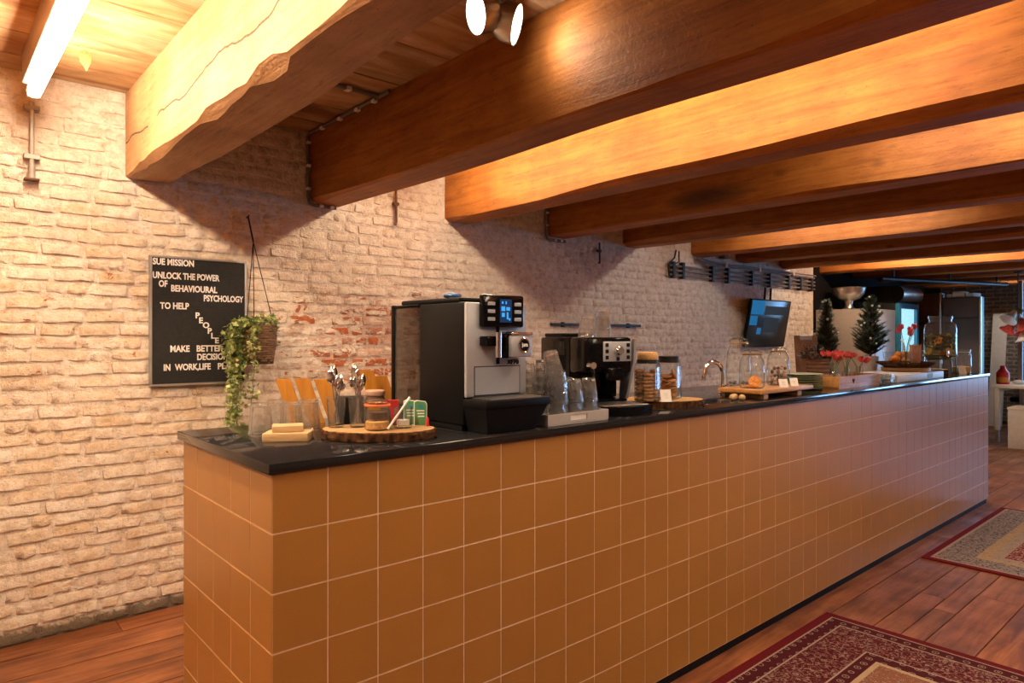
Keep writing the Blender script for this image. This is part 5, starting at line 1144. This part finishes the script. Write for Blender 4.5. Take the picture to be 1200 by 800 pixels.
sl2 = log_slice(6.86, 2.08, 0.10, 0.15, 0.03, 0.3, 'bark-edged log slice at the far end under the small lidded jars', 9.0)
Z4 = Z + 0.0302
def lid_jar(x, y, z, r, h, lab, fill=None):
    t = thing('lidded_glass_jar', lab, 'jar', (x, y, z), 0, 'lidded glass jars at the far counter end')
    obj('glass_body', MB().lathe([(0.001, 0.001), (r * 0.95, 0.001), (r, 0.008), (r, h * 0.74), (r * 0.85, h * 0.82), (r * 0.85, h * 0.86)], 26), 'thin', t)
    obj('lid', MB().lathe([(r * 0.9, h * 0.865), (r * 0.95, h * 0.88), (r * 0.95, h * 0.97), (r * 0.85, h), (0.001, h)], 26), 'thin', t)
    obj('rubber_ring', MB().lathe([(r * 0.84, h * 0.861), (r * 0.97, h * 0.861), (r * 0.97, h * 0.8645), (r * 0.84, h * 0.8645)], 26), 'white', t)
    if fill: obj('filling', MB().lathe([(0.001, 0.004), (r * 0.93, 0.004), (r * 0.95, 0.01), (r * 0.95, h * fill[1]), (0.001, h * (fill[1] + 0.05))], 20), fill[0], t)
lid_jar(6.80, 2.02, Z4, 0.060, 0.20, 'clip-lidded glass jar just right of the drink dispenser')
lid_jar(6.98, 1.86, Z, 0.075, 0.215, 'wide glass jar with brown granola at the very end of the worktop', ('sugar', 0.25))
lid_jar(6.86, 2.17, Z4, 0.055, 0.19, 'glass jar at the back of the far log slice')
price_card(6.80, 1.80, Z, -0.6, 0.075, 0.062, 'white name card before the glass jars at the far end')

# ------------------------------------------------------------------ kitchen corner behind the bar
fr = thing('fridge', 'grey enamel fridge standing against the end of the brick wall', 'fridge', (8.62, 3.24, 0))
obj('cabinet', MB().rbox(0, 0.80, 0.055, 0.665, 0.03, 1.795, 0.008), 'fridge', fr)
obj('door', MB().rbox(0, 0.80, 0.0, 0.05, 0.60, 1.795, 0.008), 'fridge', fr); obj('freezer_door', MB().rbox(0, 0.80, 0.0, 0.05, 0.05, 0.59, 0.008), 'fridge', fr)
obj('handle', MB().tube([(0.05, -0.002, 0.95), (0.05, -0.03, 0.96), (0.05, -0.03, 1.35), (0.05, -0.002, 1.36)], 0.009, 8), 'alu', fr)
for (x, y) in ((0.06, 0.1), (0.74, 0.1), (0.06, 0.6), (0.74, 0.6)): obj('foot', MB().cyl(0.02, 0.0, 0.0295, 12, T(x, y, 0)), 'black', fr)
sbw = thing('steel_bowl', 'polished steel bowl on a pedestal on top of the grey fridge', 'bowl', (8.93, 3.62, 1.796))
obj('pedestal', MB().lathe([(0.001, 0), (0.085, 0), (0.088, 0.006), (0.055, 0.03), (0.042, 0.075), (0.055, 0.115), (0.001, 0.116)], 30), 'steel', sbw)
obj('bowl', MB().lathe([(0.001, 0.1165), (0.06, 0.1165), (0.13, 0.145), (0.18, 0.205), (0.197, 0.275), (0.203, 0.28), (0.20, 0.284), (0.190, 0.277), (0.172, 0.21), (0.122, 0.152), (0.001, 0.125)], 40), 'steel', sbw)
co_ = thing('drinks_cooler', 'black drinks cooler with lit glass door and rounded steel header', 'cooler', (9.50, 3.22, 0))
obj('cabinet', MB().rbox(0, 0.72, 0.055, 0.68, 0.0, 1.90, 0.01), 'black', co_)
dr_ = obj('door_frame', MB().box(0.0, 0.72, 0.0, 0.05, 0.10, 0.17).box(0.0, 0.72, 0.0, 0.05, 1.82, 1.89).box(0.0, 0.07, 0.0, 0.05, 0.17, 1.82).box(0.65, 0.72, 0.0, 0.05, 0.17, 1.82), 'blueglow', co_, None)
obj('lit_interior', MB().box(0.07, 0.65, 0.040, 0.0545, 0.17, 1.82), 'coolerlit', dr_, None)
obj('door_pane', MB().box(0.0705, 0.6495, 0.012, 0.018, 0.1705, 1.8195), 'thin', dr_, None)
obj('door_handle', MB().tube([(0.035, -0.002, 0.9), (0.035, -0.03, 0.91), (0.035, -0.03, 1.4), (0.035, -0.002, 1.41)], 0.010, 8), 'alu', dr_)
hp_ = [(0.68, 1.905), (0.05, 1.905)] + [(0.05 - 0.10 * math.sin(PI * k / 8), 2.01 - 0.105 * math.cos(PI * k / 8)) for k in range(9)] + [(0.68, 2.115)]
obj('header', MB().prism(hp_, 0.0, 0.72, Matrix(((0, 0, 1, 0), (1, 0, 0, 0), (0, 1, 0, 0), (0, 0, 0, 1)))), 'black', co_)
hf = [(0.05 - 0.106 * math.sin(PI * k / 8), 2.01 - 0.111 * math.cos(PI * k / 8)) for k in range(9)]
obj('header_fascia', MB().add([(x_, a_, b_) for x_ in (0.004, 0.716) for a_, b_ in hf], [(k, k + 1, k + 10, k + 9) for k in range(8)]), 'steel', co_)
def tall_cab(y0, y1, h, lab, split):
    t = thing('tall_cupboard', lab, 'cupboard', (10.6, y0, 0), 0, 'dark brown cupboards behind the bar'); w = y1 - y0
    obj('carcass', MB().box(0.022, 0.22, 0, w, 0.0, h), 'brownpanel', t, None)
    if split:
        obj('door', MB().rbox(0, 0.02, 0.004, w - 0.004, 0.05, 1.70, 0.003, 1), 'brownpanel', t); obj('door', MB().rbox(0, 0.02, 0.004, w - 0.004, 1.712, h - 0.004, 0.003, 1), 'brownpanel', t)
    else: obj('door', MB().rbox(0, 0.02, 0.004, w - 0.004, 0.05, h - 0.004, 0.003, 1), 'brownpanel', t)
    obj('handle', MB().tube([(-0.025, w - 0.06, 1.55), (-0.025, w - 0.06, 1.75)] if split else [(-0.025, 0.06, 1.64), (-0.025, 0.26, 1.64)], 0.009, 8), 'blackmetal', t)
    obj('edge_strip', MB().box(-0.004, 0.03, -0.022, -0.001, 0.0, h), 'alu', t, None)
tall_cab(2.62, 3.055, 1.99, 'dark brown two-door cupboard nearest the far brick wall', True)
tall_cab(3.085, 3.42, 2.06, 'taller dark brown cupboard next to the drinks cooler', False)
for k, (y, w, h) in enumerate(((2.72, 0.10, 0.055), (2.87, 0.14, 0.08), (3.0, 0.06, 0.05))):
    tag(obj('paper_bundle', MB().rbox(-0.1, 0.1, -w / 2, w / 2, 0, h, 0.012), 'paper', None, 35, (10.73, y, 1.9905), (0, 0, 0.2 * k - 0.2)), ['flat pale paper bundle on the cupboard, nearest the brick wall', 'thickest pale paper bundle on top of the brown cupboard', 'narrow pale paper bundle on the cupboard, nearest the cooler'][k], 'paper bundle', 'paper bundles on the cupboard')
dk = thing('ceiling_duct', 'grey metal duct hanging under the dark ceiling behind the glowing beam', 'duct', (9.25, 3.0, 2.20))
obj('duct', MB().tube([(0, 0.35, 0), (0.6, 0.2, 0), (2.4, -0.45, 0)], 0.028, 14), 'blackmetal', dk)
for (x, y) in ((0.25, 0.29), (1.3, -0.05), (2.2, -0.38)): obj('hanger', MB().box(x - 0.01, x + 0.01, y - 0.01, y + 0.01, 0.03, CEIL - 2.20 - 0.002), 'blackmetal', dk, None)
# desk, chair, box, pendant and post at the far right
dsk = thing('white_desk', 'white metal-legged desk beyond the end of the bar', 'desk', (11.2, 1.55, 0))
obj('desk_top', MB().rbox(0, 1.5, 0, 1.08, 0.745, 0.785, 0.004), 'white', dsk)
for (x, y) in ((0.03, 0.99), (1.41, 0.99), (0.03, 0.03), (1.41, 0.03)):
    l_ = obj('leg', MB().rbox(x, x + 0.06, y, y + 0.06, 0.16, 0.7445, 0.004, 1), 'white', dsk); obj('leg_foot', MB().rbox(x + 0.008, x + 0.052, y + 0.008, y + 0.052, 0.0, 0.1595, 0.003, 1), 'alu', l_)
obj('rail', MB().box(0.09, 1.41, 0.995, 1.045, 0.69, 0.744), 'white', dsk, None)
rbg = thing('red_bottle', 'red bottle with yellow label on the white desk', 'bottle', (11.5, 2.56, 0.7855))
obj('body', MB().lathe([(0.001, 0), (0.07, 0), (0.078, 0.01), (0.078, 0.16), (0.035, 0.22), (0.03, 0.26), (0.001, 0.262)], 20), 'redplastic', rbg); obj('label_band', MB().lathe([(0.0785, 0.03), (0.0795, 0.03), (0.0795, 0.10), (0.0785, 0.10)], 20), 'tanboard', rbg)
tag(obj('crumpled_paper', MB().ball(0.06, (0, 0, 0.03), 9, 6, (1.6, 1.2, 0.5)), 'paper', None, None, (11.62, 2.40, 0.7855)), 'crumpled white paper on the white desk', 'paper')
oc = thing('office_chair', 'black office chair parked behind the white desk', 'chair', (12.99, 2.52, 0))
obj('seat', MB().rbox(-0.24, 0.24, -0.24, 0.24, 0.44, 0.52, 0.03), 'black', oc); obj('backrest', MB().rbox(0.20, 0.26, -0.22, 0.22, 0.60, 1.02, 0.025), 'black', oc)
obj('back_stem', MB().tube([(0.15, 0, 0.43), (0.27, 0, 0.45), (0.27, 0, 0.65)], 0.018, 8), 'black', oc); obj('gas_column', MB().cyl(0.03, 0.09, 0.44, 14), 'blackmetal', oc)
for k in range(5):
    a = k * 2 * PI / 5; l_ = obj('base_leg', MB().tube([(0, 0, 0.10), (0.26 * math.cos(a), 0.26 * math.sin(a), 0.075)], [0.022, 0.014], 8), 'black', oc); obj('caster', MB().cyl(0.03, -0.012, 0.012, 12, T(0.26 * math.cos(a), 0.26 * math.sin(a), 0.0305) @ RZ(a) @ RX(PI / 2)), 'black', l_)
bxx = thing('storage_box', 'pale beige box standing on the floor before the white desk', 'box', (10.66, 1.45, 0))
obj('body', MB().rbox(0, 0.45, 0, 0.87, 0.0, 0.50, 0.004), 'cardboard', bxx); obj('lid', MB().rbox(-0.006, 0.456, -0.006, 0.876, 0.5005, 0.535, 0.004), 'cardboard', bxx)
pl = thing('steel_post', 'slim grey steel post with glass pane at the picture edge', 'post', (11.9, 2.44, 0))
pl['label'] = 'slim grey steel post rising behind the beige box'
obj('post', MB().rbox(-0.028, 0.028, -0.028, 0.028, 0.792, 2.262, 0.003, 1), 'greymetal', pl); obj('clamp_foot', MB().rbox(-0.05, 0.05, -0.05, 0.05, 0.7855, 0.7915, 0.002, 1), 'greymetal', pl)
lnb = thing('leaning_plank', 'pale grey plank leaning against the far grey brick wall', 'plank', (13.05, 3.02, 0.0), 0, None, (0, 0.20, 0))
obj('plank', MB().rbox(-0.02, 0.02, -0.10, 0.10, 0.006, 1.86, 0.004, 1), 'whitepaint', lnb); obj('end_cap', MB().rbox(-0.021, 0.021, -0.101, 0.101, 1.8605, 1.88, 0.002, 1), 'alu', lnb)
pd = thing('flower_pendant_lamp', 'pendant lamp of white and coral flower-shaped shades at the right edge', 'lamp', (10.25, 2.125, 2.262))
obj('rod', MB().tube([(0, 0, -0.001), (0, 0, -0.46)], 0.007, 8), 'blackmetal', pd); obj('rose', MB().cyl(0.05, -0.02, -0.001, 16), 'blackmetal', pd)
obj('leaf_hub', MB().ball(0.055, (0, 0, -0.49), 12, 8, (1, 1, 0.7)), 'stem', pd)
bell = [(0.014, 0.0), (0.030, -0.03), (0.042, -0.09), (0.062, -0.135), (0.098, -0.165), (0.095, -0.166), (0.058, -0.131), (0.037, -0.085), (0.022, -0.03), (0.004, -0.005)]
for (a, ti, dz, mt) in ((2.6, 0.75, -0.48, 'white'), (0.3, 0.75, -0.48, 'white'), (3.9, 0.45, -0.62, 'coral'), (1.2, 0.6, -0.60, 'coral'), (4.6, 0.2, -0.70, 'white'), (5.6, 0.7, -0.58, 'coral')):
    obj('shade', MB().lathe(bell, 18, T(0.03 * math.cos(a), 0.03 * math.sin(a), dz) @ RZ(a) @ RY(-ti), mod=lambda i, z: 1.06 if i % 3 == 0 and z < -0.15 else 1), mt, pd)
obj('stem', MB().tube([(0, 0, -0.46), (0, 0, -0.70)], 0.006, 8), 'stem', pd)
